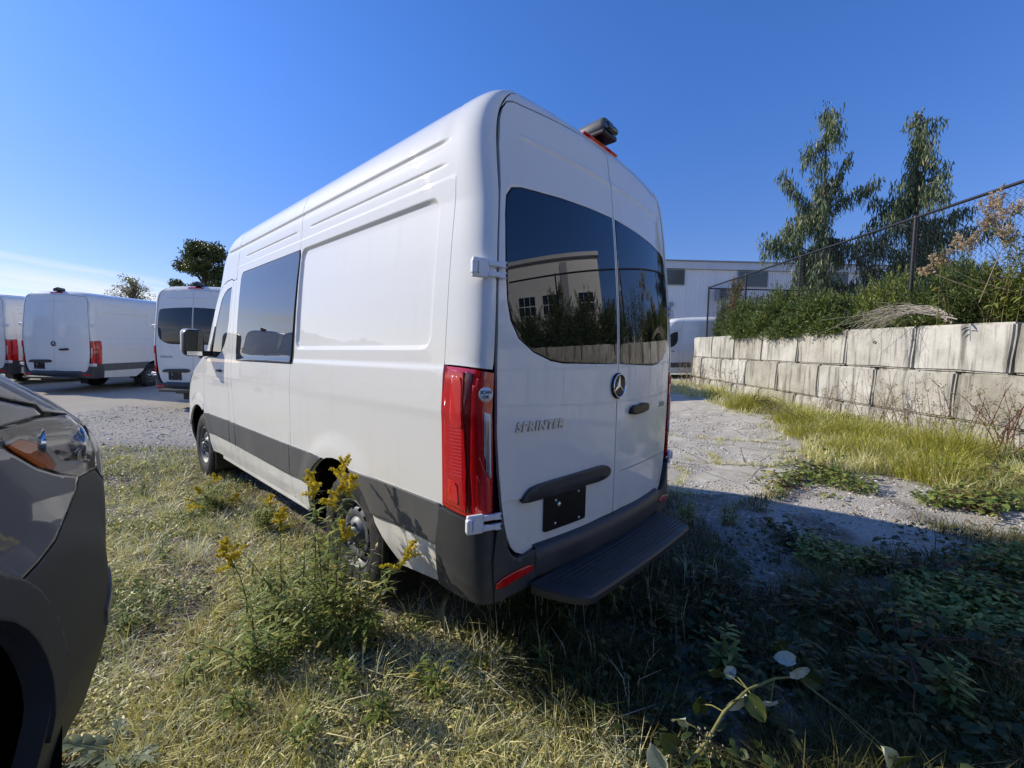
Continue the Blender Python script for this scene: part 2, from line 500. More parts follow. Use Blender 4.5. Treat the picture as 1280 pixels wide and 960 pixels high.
# ================================================================ white high-roof vans: shape functions (metres; y forward, z up)
def sst(a, b, x):
    t = min(1, max(0, (x - a) / (b - a))); return t * t * (3 - 2 * t)
def interp(tab, z):
    if z <= tab[0][0]: return tab[0][1]
    for (a, va), (b, vb) in zip(tab, tab[1:]):
        if z <= b: return va + (vb - va) * (z - a) / (b - a)
    return tab[-1][1]
def smtab(tab, n=3, step=.01):
    """resample a table finely and smooth it, so that the skin has no kinks"""
    a, b = tab[0][0], tab[-1][0]; xs = np.arange(a, b + 1e-6, step); v = np.array([interp(tab, x) for x in xs])
    for _ in range(n):
        p = np.concatenate([[v[0]], v, [v[-1]]]); v = (p[:-2] + 2 * p[1:-1] + p[2:]) / 4
        v[0] = tab[0][1]
    return (a, step, v)
def lk(t, z):
    a, s, v = t; k = (z - a) / s
    if k <= 0: return v[0]
    if k >= len(v) - 1: return v[-1]
    i = int(k); return v[i] + (v[i + 1] - v[i]) * (k - i)
HT = 2.80; ZS = 2.2; NS = 4.4; RB = .16; DL = .55; MX = 2.4
WTAB = smtab([(.28, .925), (.40, .955), (.50, .976), (.62, .986), (.80, .993), (1.0, .999), (1.2, 1.006), (1.245, 1.010), (1.43, 1.004), (1.452, .996), (1.52, .994), (1.8, .980), (2.0, .966), (2.2, .948)], 3, .005)
FTAB = smtab([(.28, 5.80), (.45, 5.90), (.7, 5.93), (.95, 5.90), (1.08, 5.84), (1.18, 5.74), (1.26, 5.6), (1.34, 5.42), (1.42, 5.2), (1.48, 5.06), (1.56, 4.98), (2.0, 4.72), (2.4, 4.46), (2.58, 4.30), (2.68, 4.14), (2.74, 3.95), (2.80, 3.5)], 8, .01)
def W0(z):
    if z <= ZS: return lk(WTAB, z)
    u = min(1, (z - ZS) / (HT - ZS)); return .948 * max(0, 1 - u ** NS) ** (1 / NS)
def Ff(z): return lk(FTAB, z)
def lean(z):
    L = .12 * max(0, (z - 1.5) / 1.2) ** 1.5
    t = HT - z
    if t < RB: u = min(1, 1 - t / RB); L += RB * (1 - math.sqrt(max(0, 1 - u * u)))
    return L
ARCH_R = (1.37, .30, .53, .545)      # centre y, z, half length, height of the wheel openings
ARCH_F = (4.93, .33, .53, .545)
def feat(y, z, win):
    d = 0.0
    if 1.45 < z < 2.32 and y < 2.3:
        qx = abs(y - 1.235) - .805 + .07; qz = abs(z - 1.8835) - .3635 + .07
        sd = math.hypot(max(qx, 0), max(qz, 0)) + min(max(qx, qz), 0) - .07
        d += .017 * sst(0, .024, -sd)
    if z > 2.28:
        en = sst(.36, .46, y) * (1 - sst(3.7, 4.2, y))
        d += en * (.0075 * math.exp(-((z - 2.482) / .013) ** 2) - .004 * sst(2.486, 2.504, z))
        e2 = sst(.38, .47, y) * (1 - sst(1.84, 1.93, y)) + sst(2.08, 2.17, y) * (1 - sst(3.25, 3.35, y))
        d += e2 * .006 * math.exp(-((z - 2.377) / .0075) ** 2)
        d += .005 * sst(2.300, 2.318, z) * (1 - sst(3.5, 4.0, y))
    if z < 1.15:
        for a in (ARCH_R, ARCH_F):
            r = math.hypot((y - a[0]) / a[2], (z - a[1]) / a[3])
            if r < 1.4: d -= .015 * (1 - sst(1.06, 1.32, r))
    return d
def side(s):
    def f(y, z):
        W = W0(z) - feat(y, z, True); Fz = Ff(z)
        if y > Fz - DL:
            q = min(1, 1 - (Fz - y) / DL); W = W * max(0, 1 - q ** MX) ** (1 / MX)
        return (s * W, y, z)
    return f
def rearY(x, z):
    y = .075 * abs(x / .87) ** 2.2 + lean(z)
    # pressed line under the roof and along the low door crease
    e = 1 - sst(.66, .80, abs(x))
    y += e * (.006 * sst(2.506, 2.522, z) - .006 * math.exp(-((z - 2.503) / .012) ** 2))
    y += (1 - sst(.80, .86, abs(x))) * .006 * (1 - sst(.838, .852, z)) * sst(.03, .12, abs(x))
    return y
def rear(x, z): return (x, rearY(x, z), z)
def seamY(z): return .318 + max(0, z - 2.5) * .35
def corner(s):
    def f(t, z):
        W = W0(z); yA = seamY(z); xB = max(.02, W - .088); yB = rearY(xB, z)
        a = min(1.0, max(0.0, t)) * math.pi / 2; k = 2 / 3.0
        if t < 0: return (s * W, yA - t * .3, z)
        x = xB + (W - xB) * math.cos(a) ** k if t < 1 else xB - (t - 1) * .1
        y = yA - (yA - yB) * math.sin(a) ** k
        return (s * x, y, z)
    return f
def front(t, z):
    a = min(1, abs(t)) * math.pi / 2; W = W0(z); k = 2 / MX
    x = W * math.sin(a) ** k; y = Ff(z) - DL * (1 - math.cos(a) ** k)
    return (math.copysign(x, t), y, z)
def roofxy(x, y):
    z = ZS + (HT - ZS) * max(0, 1 - (abs(x) / .948) ** NS) ** (1 / NS)
    return (x, y, z)

def yl(a, b): # y grid with extra lines where features start and end
    g = list(np.arange(a, b, .06)) + [c + k * .006 for c in (.43, 2.02) for k in range(-4, 8)] + [c + k * .02 for c in (.42, 1.88, 2.12, 3.3) for k in range(-3, 4)]
    return np.array(sorted(g))
def zl(a, b):
    g = list(np.arange(a, b, .035))
    for c, w, n in ((1.245, .012, 4), (1.44, .006, 5), (1.532, .005, 5), (2.236, .005, 5), (2.309, .004, 4), (2.377, .0025, 6), (2.488, .004, 7)): g += [c + k * w for k in range(-n, n + 1)]
    return np.array(sorted(set(np.round(g, 5))))
def arch_pts(a, z_lo, z_hi, fwd, n=10):
    """points on a wheel opening between two heights; fwd: front half"""
    out = []
    for i in range(n + 1):
        z = z_lo + (z_hi - z_lo) * i / n; u = min(1, (z - a[1]) / a[3])
        out.append((a[0] + (1 if fwd else -1) * a[2] * math.sqrt(max(0, 1 - u * u)), z))
    return out
def arch_over(a, z0, n=14):
    """the opening from its rear edge at z0 over the top to its front edge at z0"""
    A = math.asin(min(1, (z0 - a[1]) / a[3]))
    return [(a[0] - a[2] * math.cos(t), a[1] + a[3] * math.sin(t)) for t in np.linspace(A, math.pi - A, n)]

def P(name, func, poly, m, parent, **k):
    return obj(name, patch(func, poly, name=name, **k), m, parent)

DOOR_EDGE = [(-.60, .585), (-.69, .578), (-.735, .583), (-.772, .600), (-.80, .632), (-.822, .68), (-.840, .74), (-.858, .83), (-.878, .98), (-.893, 1.15), (-.901, 1.48), (-.893, 1.75), (-.878, 2.0), (-.853, 2.25), (-.848, 2.42), (-.830, 2.55), (-.812, 2.60), (-.785, 2.636), (-.745, 2.653), (-.555, 2.668), (-.286, 2.688)]
REAR_WIN = smooth_poly([(-.835, 2.12), (-.825, 2.20), (-.795, 2.243), (-.74, 2.258), (-.486, 2.278), (-.26, 2.291), (-.018, 2.300), (-.018, 1.479), (-.25, 1.477), (-.50, 1.477), (-.59, 1.488), (-.70, 1.525), (-.785, 1.582), (-.828, 1.66), (-.842, 1.74), (-.845, 1.90)], 0)
CREW_WIN = [(2.105, 1.420)] + [(3.445 - .06 + .06 * math.cos(a), 1.48 + .06 * math.sin(a)) for a in np.linspace(-math.pi / 2, 0, 6)] + [(3.435 - .07 + .07 * math.cos(a), 2.165 + .07 * math.sin(a)) for a in np.linspace(0, math.pi / 2, 6)] + [(2.062, 2.237), (2.075, 2.0)]
DOOR_WIN = [(3.725, 2.13), (3.86, 2.12), (3.96, 2.085), (4.04, 2.03), (4.20, 1.76), (4.35, 1.465), (4.24, 1.448), (4.10, 1.452), (3.97, 1.50), (3.87, 1.565), (3.79, 1.66), (3.745, 1.80)]
DOOR = [(3.69, .40), (3.70, 1.2), (3.685, 2.19), (3.74, 2.212), (3.9, 2.205), (4.01, 2.185), (4.12, 2.13), (4.22, 2.05), (4.45, 1.67), (4.585, 1.42), (4.64, 1.30), (4.655, .85), (4.55, .72), (4.46, .60), (4.41, .40)]
STAR = None

def shifted(poly, dx, dz=0): return [(a + dx, b + dz) for a, b in poly]
def mir(poly): return [(-a, b) for a, b in poly]
def grow(poly, d):
    c = np.mean(poly, axis=0); return [tuple(np.array(p) + (np.array(p) - c) / (np.linalg.norm(np.array(p) - c) + 1e-9) * d) for p in poly]

def tyre_mesh():
    prof = [(-.095, .215), (-.112, .235), (-.120, .285), (-.119, .325), (-.113, .350), (-.104, .364)]
    tread = [(-.104, .372), (-.082, .377), (-.078, .377), (-.074, .368), (-.066, .368), (-.062, .379), (-.036, .381), (-.031, .370), (-.023, .370), (-.018, .382), (.018, .382), (.023, .370), (.031, .370), (.036, .381), (.062, .379), (.066, .368), (.074, .368), (.078, .377), (.082, .377), (.104, .372)]
    pr = prof + tread + [(-a, r) for a, r in reversed(prof)]
    n = 132; V = []; k = len(pr)
    for j in range(n):
        t = 2 * math.pi * j / n
        for i, (a, r) in enumerate(pr):
            rr = r
            ph = j + (2 if abs(a) < .02 else 0) + (1 if a > 0 else 0)
            if r > .3715 and ph % 4 == 0 and 5 < i < k - 6: rr = r - .010
            if i in (5, 4, k - 6, k - 5) and j % 4 < 2: rr = r - .006
            V.append((a, rr * math.cos(t), rr * math.sin(t)))
    Q = [(j * k + i, j * k + i + 1, ((j + 1) % n) * k + i + 1, ((j + 1) % n) * k + i) for j in range(n) for i in range(k - 1)]
    return fast_mesh('tyre', V, np.array(Q), False)

def rim_mesh():
    """steel wheel: dished disc with round ventilation holes and a raised hub, facing -x"""
    acc = Acc()
    prof = [(.09, .205), (-.088, .205), (-.098, .218), (-.103, .222), (-.104, .216), (-.092, .200), (-.060, .192), (-.048, .180)]
    V, Q = lathe(prof, 60); acc.add(V, Q)
    # disc between radius .18 and .085 with 12 slots
    n = 60; ring = [(-.048, .180), (-.062, .168), (-.080, .150), (-.083, .122), (-.072, .100)]
    k = len(ring); V = []; Q = []
    for j in range(n):
        t = 2 * math.pi * j / n
        for a, r in ring: V.append((a, r * math.cos(t), r * math.sin(t)))
    for j in range(n):
        for i in range(k - 1):
            if i in (0, 1) and j % 5 in (1, 2): continue
            Q.append((j * k + i, j * k + i + 1, ((j + 1) % n) * k + i + 1, ((j + 1) % n) * k + i))
    acc.add(V, Q)
    V, Q = lathe([(-.072, .100), (-.078, .092), (-.096, .078), (-.100, .060), (-.100, .046), (-.122, .042), (-.128, .030), (-.128, .0005)], 36); acc.add(V, Q)
    for j in range(6):
        t = 2 * math.pi * (j + .3) / 6
        V, Q = lathe([(-.094, .013), (-.116, .013), (-.120, .009), (-.120, .0004)], 6); V = V + np.array([0, .068 * math.cos(t), .068 * math.sin(t)]); acc.add(V, Q)
    return acc.mesh('rim', False)

TYRE = RIM = None
def wheel(parent, x, y, s):
    global TYRE, RIM
    if TYRE is None:
        TYRE = tyre_mesh(); RIM = rim_mesh(); TYRE.materials.append(MT['tyre']); RIM.materials.append(MT['silver'])
        v, q_ = lathe([(-.02, .19), (.02, .19), (.02, .001)], 24); DR = fast_mesh('drum', v, q_); DR.materials.append(MT['void']); wheel.drum = DR
    w = bpy.data.objects.new('wheel', None); link(w, parent); w.location = (x, y, .378)
    w.rotation_euler = (0.4 * y, 0, math.pi if s > 0 else 0)
    for nm, me in (('tyre', TYRE), ('rim', RIM), ('brake_drum', wheel.drum)):
        link(bpy.data.objects.new(nm, me), w)
    return w

def hinge_mesh():
    """three-leaf door hinge: body plate, knuckle with a slot, two arms"""
    bm = bmesh.new()
    box_bm(bm, (-.045, 0, 0), (.075, .022, .082), bev=.007, seg=3)
    box_bm(bm, (-.078, -.012, 0), (.024, .030, .060), bev=.008, seg=3)
    box_bm(bm, (-.055, -.014, .0), (.012, .014, .05), bev=.003)
    for dz in (-.022, .022): box_bm(bm, (.028, -.004, dz), (.085, .020, .024), bev=.006, seg=3)
    for dz in (-.033, -.012, .012, .033): box_bm(bm, (.060, -.006, dz), (.03, .016, .006), bev=.002)
    return bm_mesh(bm, 'hinge')

def star_mesh(R):
    """ring and three-pointed star"""
    acc = Acc()
    V, Q = lathe([(-.004, R), (-.0075, R * .985), (-.0085, R * .94), (-.006, R * .895), (0, R * .88)], 48, 'Y'); 
    V = np.stack([V[:, 0], V[:, 2], V[:, 1]], 1); acc.add(V, Q)
    for k in range(3):
        a = math.pi / 2 + k * 2 * math.pi / 3; d = np.array([math.cos(a), 0, math.sin(a)]); p = np.array([-math.sin(a), 0, math.cos(a)])
        tip = d * R * .9; b = R * .16; c0 = np.array([0, -.010, 0])
        L = p * b + d * b * .58; Rr = -p * b + d * b * .58; o = np.array([0, .002, 0])
        acc.add([c0, tip + [0, -.004, 0], L + o, Rr + o], None, [(0, 1, 2), (0, 3, 1)])
    return acc.mesh('star')

HINGE = None
SIDE_SHARED = {}
def build_van(name, label, window_rear=True, window_side=True, group=None, lettering=True, sh=0.0):
    """one complete van; every panel is a mesh of its own"""
    global HINGE, ARCH_R
    keepA = ARCH_R; ARCH_R = (ARCH_R[0] + sh, *ARCH_R[1:])
    root = thing(name, label, 'van', group=group)
    # dark cavity behind the panel gaps: the body outline shrunk by 14 mm
    V = []; Q = []
    zs = [.42, .6, .8, 1.0, 1.2, 1.44, 1.6, 1.9, 2.2, 2.4, 2.55, 2.65, 2.72, 2.76, 2.782]
    for z in zs:
        W = W0(z) - .028; ring = []
        for x in np.linspace(-max(.02, W - .10), max(.02, W - .10), 9): ring.append((x, rearY(x, z) + .03))
        yA = seamY(z); yE = max(yA + .2, Ff(z) - DL)
        for y in np.linspace(yA, yE, 22): ring.append((W, y))
        for t in np.linspace(.9, -.9, 13):
            p = front(t, z); ring.append((p[0] * .96, p[1] - .03))
        for y in np.linspace(yE, yA, 22): ring.append((-W, y))
        V += [(a, b, z) for a, b in ring]
    k = len(ring)
    def cut(y, z):
        return any(((y - a[0]) / (a[2] + .08)) ** 2 + ((z - a[1]) / (a[3] + .06)) ** 2 < 1 for a in (ARCH_R, ARCH_F))
    for i in range(len(zs) - 1):
        for j in range(k):
            ids = (i * k + j, i * k + (j + 1) % k, (i + 1) * k + (j + 1) % k, (i + 1) * k + j)
            c = np.mean([V[q_] for q_ in ids], axis=0)
            if abs(c[0]) > .8 and cut(c[1], c[2]): continue
            Q.append(ids)
    me = fast_mesh('inner_shell', V, np.array(Q))
    obj('inner_shell', me, 'void', root)
    obj('underbody', box((0, 3.0, .52), (1.5, 5.2, .2), bev=.03), 'under', root)
    for yy in (1.27 + sh, 4.93):     # wheel housings
        for s in (-1, 1):
            acc = Acc()
            V2, Q2 = lathe([(0, .50), (.34, .50), (.34, .05)], 28); V2[:, 0] = s * (.93 - V2[:, 0]); V2 += np.array([0, yy + (.10 if yy < 2.9 else 0), .36]); 
            V2[:, 2] = np.maximum(V2[:, 2], .30); acc.add(V2, Q2)
            obj('wheel_housing', acc.mesh('wh'), 'void', root)
    # --- sides
    for s in (-1, 1):
        sd = side(s); co = corner(s)
        key = (s, window_side, sh)
        seam = [(2.135 + sh, .40), (2.14 + sh, .60), (2.125 + sh, 1.03), (2.10 + sh, 1.414)]
        seamU = [(2.052 + sh, 2.243), (2.04 + sh, 2.40), (2.03 + sh, 2.76)]
        rear_lo = [(.366, .418), (.70 + sh, .378), (.915 + sh, .565)] + [(a, b) for a, b in arch_over(ARCH_R, .60)] + [(1.84 + sh, .40)]
        p_rear = rear_lo + [(a - .003, b) for a, b in seam] + ([(2.056, 1.418), (2.05, 1.9), (2.044, 2.2)] if window_side else []) + [(a - .003, b) for a, b in seamU] + [(seamY(z) + .004, z) for z in (2.76, 2.7, 2.6, 2.5, 1.5, .8)] + [(.335, .62)]
        p_mid = [(a + .003, b) for a, b in seam] + ([(2.105, 1.415), (3.44, 1.415), (3.452, 1.49), (3.444, 2.17), (3.40, 2.243), (2.058, 2.243)] if window_side else []) + [(a + .003, b) for a, b in seamU]
        if window_side:
            # frame of the window: bottom, front and top edges follow the glass
            wl_ = [(2.103, 1.415)] + [(3.45 - .06 + .06 * math.cos(a), 1.475 + .06 * math.sin(a)) for a in np.linspace(-math.pi / 2, 0, 6)] + [(3.44 - .07 + .07 * math.cos(a), 2.17 + .073 * math.sin(a)) for a in np.linspace(0, math.pi / 2, 6)] + [(2.056, 2.243)]
            p_mid = [(a + .003, b) for a, b in seam[:-1]] + wl_ + [(a + .003, b) for a, b in seamU]
        p_mid += [(3.455, 2.76), (3.51, 2.43), (3.57, 2.2), (3.575, 1.45), (3.565, 1.15), (3.475, .60), (3.455, .40)]
        kw = dict(us=yl(.3, 4.0), vs=zl(.4, 2.78), step=.03)
        if key not in SIDE_SHARED:
            d = {}
            d['rear_side_panel'] = (patch(sd, p_rear, **kw), 'white')
            d['side_panel'] = (patch(sd, p_mid, **kw), 'white')
            d['pillar_panel'] = (patch(sd, [(3.462, .40), (3.482, .60), (3.572, 1.15), (3.582, 1.45), (3.577, 2.195), (3.678, 2.19), (3.693, 1.2), (3.683, .40)], vs=zl(.4, 2.3)), 'white')
            d['cab_door'] = (patch(sd, DOOR, [grow(DOOR_WIN, .010)], vs=zl(.4, 2.3)), 'white')
            d['cab_pillar'] = (patch(sd, [(3.462, 2.76), (3.525, 2.755), (3.70, 2.70), (3.84, 2.63), (4.0, 2.52), (4.115, 2.4), (4.385, 2.0), (4.695, 1.51), (4.60, 1.43), (4.462, 1.68), (4.228, 2.065), (4.125, 2.143), (4.015, 2.193), (3.90, 2.214), (3.74, 2.222), (3.67, 2.2), (3.582, 2.203), (3.518, 2.432)], step=.025), 'white')
            a_front = [(a, b) for a, b in arch_over(ARCH_F, .58)]
            d['fender'] = (patch(sd, [(4.665, .86), (4.65, 1.30), (4.606, 1.42), (4.70, 1.497), (4.80, 1.47), (4.955, 1.40), (5.03, 1.365), (5.16, 1.335), (5.26, 1.22), (5.38, 1.10), (5.53, .93), (5.56, .86), (5.40, .62)] + [p_ for p_ in reversed(a_front) if p_[0] > 4.70], step=.03), 'white')
            if window_side: d['side_window'] = (patch(sd, CREW_WIN, off=.004, step=.05), 'sideglass')
            if window_side: d['window_seal'] = (patch(sd, [(2.060, 1.418), (2.101, 1.418), (2.073, 2.0), (2.058, 2.237), (2.048, 2.237), (2.054, 1.9)], off=-.004), 'black')
            # lower side trim in three lengths, a little proud
            t1 = [(.345, .612)] + [p_ for p_ in arch_pts(ARCH_R, .612, .812, False)] + [(.332, .812)]
            t2 = [p_ for p_ in arch_pts(ARCH_R, .612, .812, True)][::-1] + [(2.135, .612 - .025), (2.13, .812)]
            t2 = [(1.81 + sh, .60), (2.135 + sh, .585), (2.133 + sh, .812), (1.55 + sh, .818)] + [p_ for p_ in arch_pts(ARCH_R, .62, .80, True)][::-1]
            t3 = [(2.146 + sh, .585), (3.468, .605), (3.505, .815), (2.142 + sh, .812)]
            t4 = [(3.487, .605), (3.676, .607), (3.683, .817), (3.515, .815)]
            t5 = [(3.692, .607), (4.455, .607), (4.545, .72), (4.62, .812), (3.694, .817)]
            for t in (t1, t2, t3, t4, t5): d.setdefault('side_trim', []).append((patch(sd, t, off=.011, step=.03, roll=.35), 'trim'))
            d['door_window'] = (patch(sd, DOOR_WIN, off=-.003, step=.05), 'cabglass')
            d['window_frame'] = (patch(sd, [(4.22, 1.76), (4.235, 1.77), (4.44, 1.45), (4.565, 1.415), (4.36, 1.44)], off=.004), 'black')
            SIDE_SHARED[key] = d
        d = SIDE_SHARED[key]; made = {}
        for nm, v in d.items():
            for me, m in (v if isinstance(v, list) else [v]):
                par = {'side_window': made.get('side_panel'), 'window_seal': made.get('side_panel'), 'door_window': made.get('cab_door'), 'window_frame': made.get('cab_door')}.get(nm, root)
                o = bpy.data.objects.new(nm, me)
                if not me.materials: me.materials.append(MT[m])
                link(o, par); made[nm] = o
        door = made['cab_door']
        # door handle
        hp = np.array(sd(3.96, 1.305)) + np.array([s * .012, 0, 0])
        obj('handle', box(tuple(hp), (.022, .13, .024), bev=.008, seg=3), 'black', door)
        obj('handle_bowl', patch(sd, rrect(3.90, 4.02, 1.262, 1.348, .03), off=.001, depth=.0), 'chrome' if False else 'white', door)
        # fuel of light: tail lamp, corner pillar, bumper corner
        cz = [.79, 1.0, 1.2, 1.4457]
        P('corner_panel', co, [(0.0, 1.456), (0.0, 2.0), (0, 2.6), (0, 2.785), (.985, 2.785), (.985, 2.4), (.97, 1.9), (.96, 1.44), (.5, 1.447)], 'white', root, vs=zl(1.4, 2.79), us=np.linspace(.05, .95, 14), step=.03)
        tl_poly = [(.0, .815), (.10, .805), (.6, .786), (.985, .783), (.995, 1.0), (.995, 1.425), (.5, 1.437), (.02, 1.447), (0, 1.3)]
        tl = P('taillight', co, tl_poly, 'red', root, us=np.linspace(.05, .95, 14), off=.004, depth=.03)
        segs = [('reddark', [(.37, .82), (.46, .815), (.44, 1.0), (.47, 1.37), (.50, 1.42), (.32, 1.43), (.33, 1.25)]), ('red', [(.02, .83), (.34, .815), (.36, 1.0), (.33, 1.17), (.30, 1.30), (.30, 1.425), (.03, 1.436)]),
                ('redbright', [(.10, 1.20), (.30, 1.18), (.28, 1.31), (.27, 1.40), (.10, 1.41)]),
                ('red', [(.52, .80), (.93, .795), (.945, .93), (.80, 1.0), (.66, 1.07), (.66, 1.10), (.76, 1.10), (.77, 1.30), (.60, 1.37), (.50, 1.37), (.46, 1.0)]),
                ('red', [(.60, 1.345), (.93, 1.335), (.93, 1.39), (.58, 1.40)]),
                ('redbright', [(.60, .83), (.78, .82), (.74, .93), (.60, .99)]),
                ('redbright', [(.06, .85), (.22, .84), (.20, .93), (.06, .95)])]
        for i, (m, pl) in enumerate(segs):
            P('lens_segment', co, pl, m, tl, off=.0085 + .002 * (i in (2, 5, 6)) - .003 * (i == 0), depth=.004, us=np.linspace(.05, .95, 14), roll=.4)
        P('reversing_lens', co, [(.78, 1.075), (.85, 1.03), (.945, .97), (.95, 1.25), (.80, 1.26)], 'clearlens', tl, off=.009, depth=.005, us=np.linspace(.05, .95, 14), roll=.4)
        acc = Acc()
        for i in range(17):      # ribs in the outer lens
            z = .97 + i * .0155; pts = [np.array(co(t, z)) for t in np.linspace(.07, .27, 5)]
            n_ = np.array([s * .7, -.7, 0]); acc.tube([p_ + n_ * .0085 for p_ in pts], .003, 5)
        obj('lens_rib', acc.mesh('rib'), 'redbright', tl)
        acc = Acc()
        for t in (.82, .86, .90):
            acc.tube([np.array(co(t, z)) + np.array([s * .3, -.95, 0]) * .011 for z in (1.03 - (t - .74) * .35, 1.12, 1.22)], .0025, 5)
        obj('lens_rib', acc.mesh('rib'), 'chrome', tl)
        # bumper corner
        bump_off = .012
        bc = [(-.17, .622), (-.05, .80), (0.0, .802), (.12, .795), (.6, .776), (.97, .772), (1.0, .70), (1.02, .42), (.5, .405), (0, .41), (-.17, .418)]
        bo = P('bumper_corner', co, bc, 'plastic', root, off=bump_off, us=np.linspace(-.15, .95, 18), depth=.05, roll=.3)
        # hinges
        if HINGE is None: HINGE = hinge_mesh(); HINGE.materials.append(MT['whiteplastic'])
        for z in (.785, 1.865):
            h = bpy.data.objects.new('hinge', HINGE); link(h, root)
            xe = W0(z) - .088 + (.055 if z < 1 else .045); p_ = (s * (xe), rearY(min(.9, xe), z) - .016 + (.012 if z < 1 else .02), z)
            h.location = p_; h.rotation_euler = (0, 0, (-.35 if s < 0 else .35)); h.scale = (-s, 1, 1)
            if s > 0: h.scale = (-1, 1, 1)
        # mirror
        mr = obj('mirror', box((s * 1.165, 4.30, 1.585), (.185, .15, .28), bev=.055, seg=4, smooth=True), 'black', root)
        obj('mirror_shell', box((s * 1.172, 4.355, 1.60), (.18, .10, .262), bev=.045, seg=4, smooth=True), 'white', mr)
        obj('mirror_glass', box((s * 1.165, 4.222, 1.605), (.145, .006, .205), bev=.002, seg=1), 'glass', mr)
        obj('mirror_glass', box((s * 1.165, 4.223, 1.475), (.13, .006, .045), bev=.002, seg=1), 'chrome', mr)
        obj('mirror_arm', box((s * 1.09, 4.36, 1.475), (.22, .09, .06), bev=.02, seg=3), 'black', mr)
        # mud flap behind the rear wheel, and front
        obj('mud_flap', box((s * .835, .885 + sh, .40), (.26, .022, .62), Matrix.Rotation(.05, 3, 'X'), bev=.006), 'black', root)
        obj('mud_flap', box((s * .845, 4.40, .36), (.22, .022, .34), bev=.006), 'black', root)
        wheel(root, s * .84, 1.27 + sh, s); wheel(root, s * .84, 4.935, s)
        # rocker underside
        obj('sill', box((s * .935, 3.0, .385), (.04, 2.2, .05), bev=.012), 'white', root)
        # rear door
        left = s < 0
        dp = [(a, b) for a, b in DOOR_EDGE] + [(-.05, 2.699), (-.0035, 2.699), (-.0035, .617), (-.25, .611), (-.45, .597)]
        if not left: dp = mir(dp)
        wp = REAR_WIN if left else mir(REAR_WIN)
        gx = np.arange(-.9, .9, .035)
        gz = np.array(sorted(list(np.arange(.6, 2.7, .035)) + [2.5 + k * .004 for k in range(-5, 8)] + [.845 + k * .004 for k in range(-4, 5)]))
        rd = P('rear_door', rear, dp, 'white', root, holes=[grow(wp, .006)] if window_rear else [], us=gx, vs=gz, roll=.25)
        if window_rear: P('rear_window', rear, wp, 'glass', rd, off=.002, step=.05, roll=.15)
        if left:
            tp = smooth_poly([(-.765, .832), (-.735, .87), (-.695, .898), (-.55, .908), (-.30, .915), (-.15, .918), (-.10, .908), (-.068, .878), (-.085, .852), (-.15, .846), (-.30, .838), (-.55, .832), (-.70, .826)], 1)
            pt = obj('plate_light_trim', patch(rear, tp, off=.022, depth=.03, roll=.45), 'plastic', rd)
            pl = obj('licence_plate', patch(rear, rrect(-.606, -.288, .655, .829, .012, 3), off=.010, depth=.008), 'plate', rd)
            for (x, z) in ((-.53, .80), (-.355, .813), (-.53, .685), (-.345, .672)):
                v, q_ = lathe([(-.004, .007), (.002, .006), (.003, .0004)], 10, 'X'); v = np.stack([v[:, 1], -v[:, 0], v[:, 2]], 1) + np.array([x, rearY(x, z) - .012, z])
                obj('screw', fast_mesh('screw', v, q_), 'screw', pl)
            v, q_ = lathe([(-.004, .013), (.002, .012), (.003, .0004)], 14, 'X'); v = np.stack([v[:, 1], -v[:, 0], v[:, 2]], 1) + np.array([-.505, rearY(-.505, .775) - .012, .775])
            obj('screw', fast_mesh('screw', v, q_), 'screw', pl)
            # emblem on the door seam
            v, q_ = lathe([(0, .074), (-.006, .074), (-.0075, .066), (-.007, .0005)], 40, 'X'); v = np.stack([v[:, 1], v[:, 0], v[:, 2]], 1)
            em = obj('emblem', fast_mesh('emblem', v + np.array([0, -.002, 1.352]), q_, True), 'black', root)
            o = obj('emblem_star', star_mesh(.07), 'chrome', em); o.location = (0, -.011, 1.352)
            if lettering:
                tm = text_mesh('SPRINTER', .060, .004, .22, .0030, 1.20); map_flat(tm, rear, -.645, 1.178, .004)
                obj('model_lettering', tm, 'badge', rd)
        else:
            hb = smooth_poly([(.160, 1.205), (.20, 1.242), (.30, 1.252), (.39, 1.240), (.405, 1.20), (.36, 1.182), (.20, 1.178)], 1)
            obj('handle_bowl', patch(rear, grow(hb, .022), off=.0012, depth=0), 'white', rd)
            obj('handle', patch(rear, [(.150, 1.180), (.155, 1.212), (.20, 1.228), (.27, 1.226), (.31, 1.236), (.375, 1.234), (.398, 1.222), (.40, 1.200), (.385, 1.186), (.30, 1.176), (.20, 1.172)], off=.026, depth=.024, roll=.4), 'black', rd)
            if lettering:
                tm = text_mesh('2500', .048, .003, .18, .001, 1.15); map_flat(tm, rear, .725, 1.20, .004)
                obj('model_lettering', tm, 'badge', rd)
    # --- rear frame above the doors, roof, lamp and camera
    top = [(-.812, 2.612), (-.79, 2.642), (-.748, 2.661), (-.555, 2.677), (-.286, 2.697), (0, 2.708)]
    fr = [(-(W0(z) - .088), z) for z in (2.785, 2.77, 2.74, 2.70, 2.66, 2.61)]
    frame = fr + top + mir(top[:-1])[::-1] + mir(fr)[::-1]
    P('rear_frame', rear, frame, 'white', root, us=np.arange(-.9, .9, .04), vs=np.array([2.62, 2.65, 2.68, 2.70, 2.72, 2.735, 2.75, 2.76, 2.77, 2.778]), step=.03)
    acc = Acc()
    ys = np.concatenate([[.30, .33, .37, .42], np.arange(.5, 3.6, .2)]); xs = np.linspace(-.64, .64, 25)
    ribs = lambda x, y: -.008 * (1 if .9 < y < 3.1 else 0) * sst(.2, .8, math.sin(x * 22) ** 2)
    V = [(x, y, roofxy(x, y)[2] + ribs(x, y) - (.012 if y < .32 else 0)) for y in ys for x in xs]; nx = len(xs)
    Q = [(j * nx + i, j * nx + i + 1, (j + 1) * nx + i + 1, (j + 1) * nx + i) for j in range(len(ys) - 1) for i in range(nx - 1)]
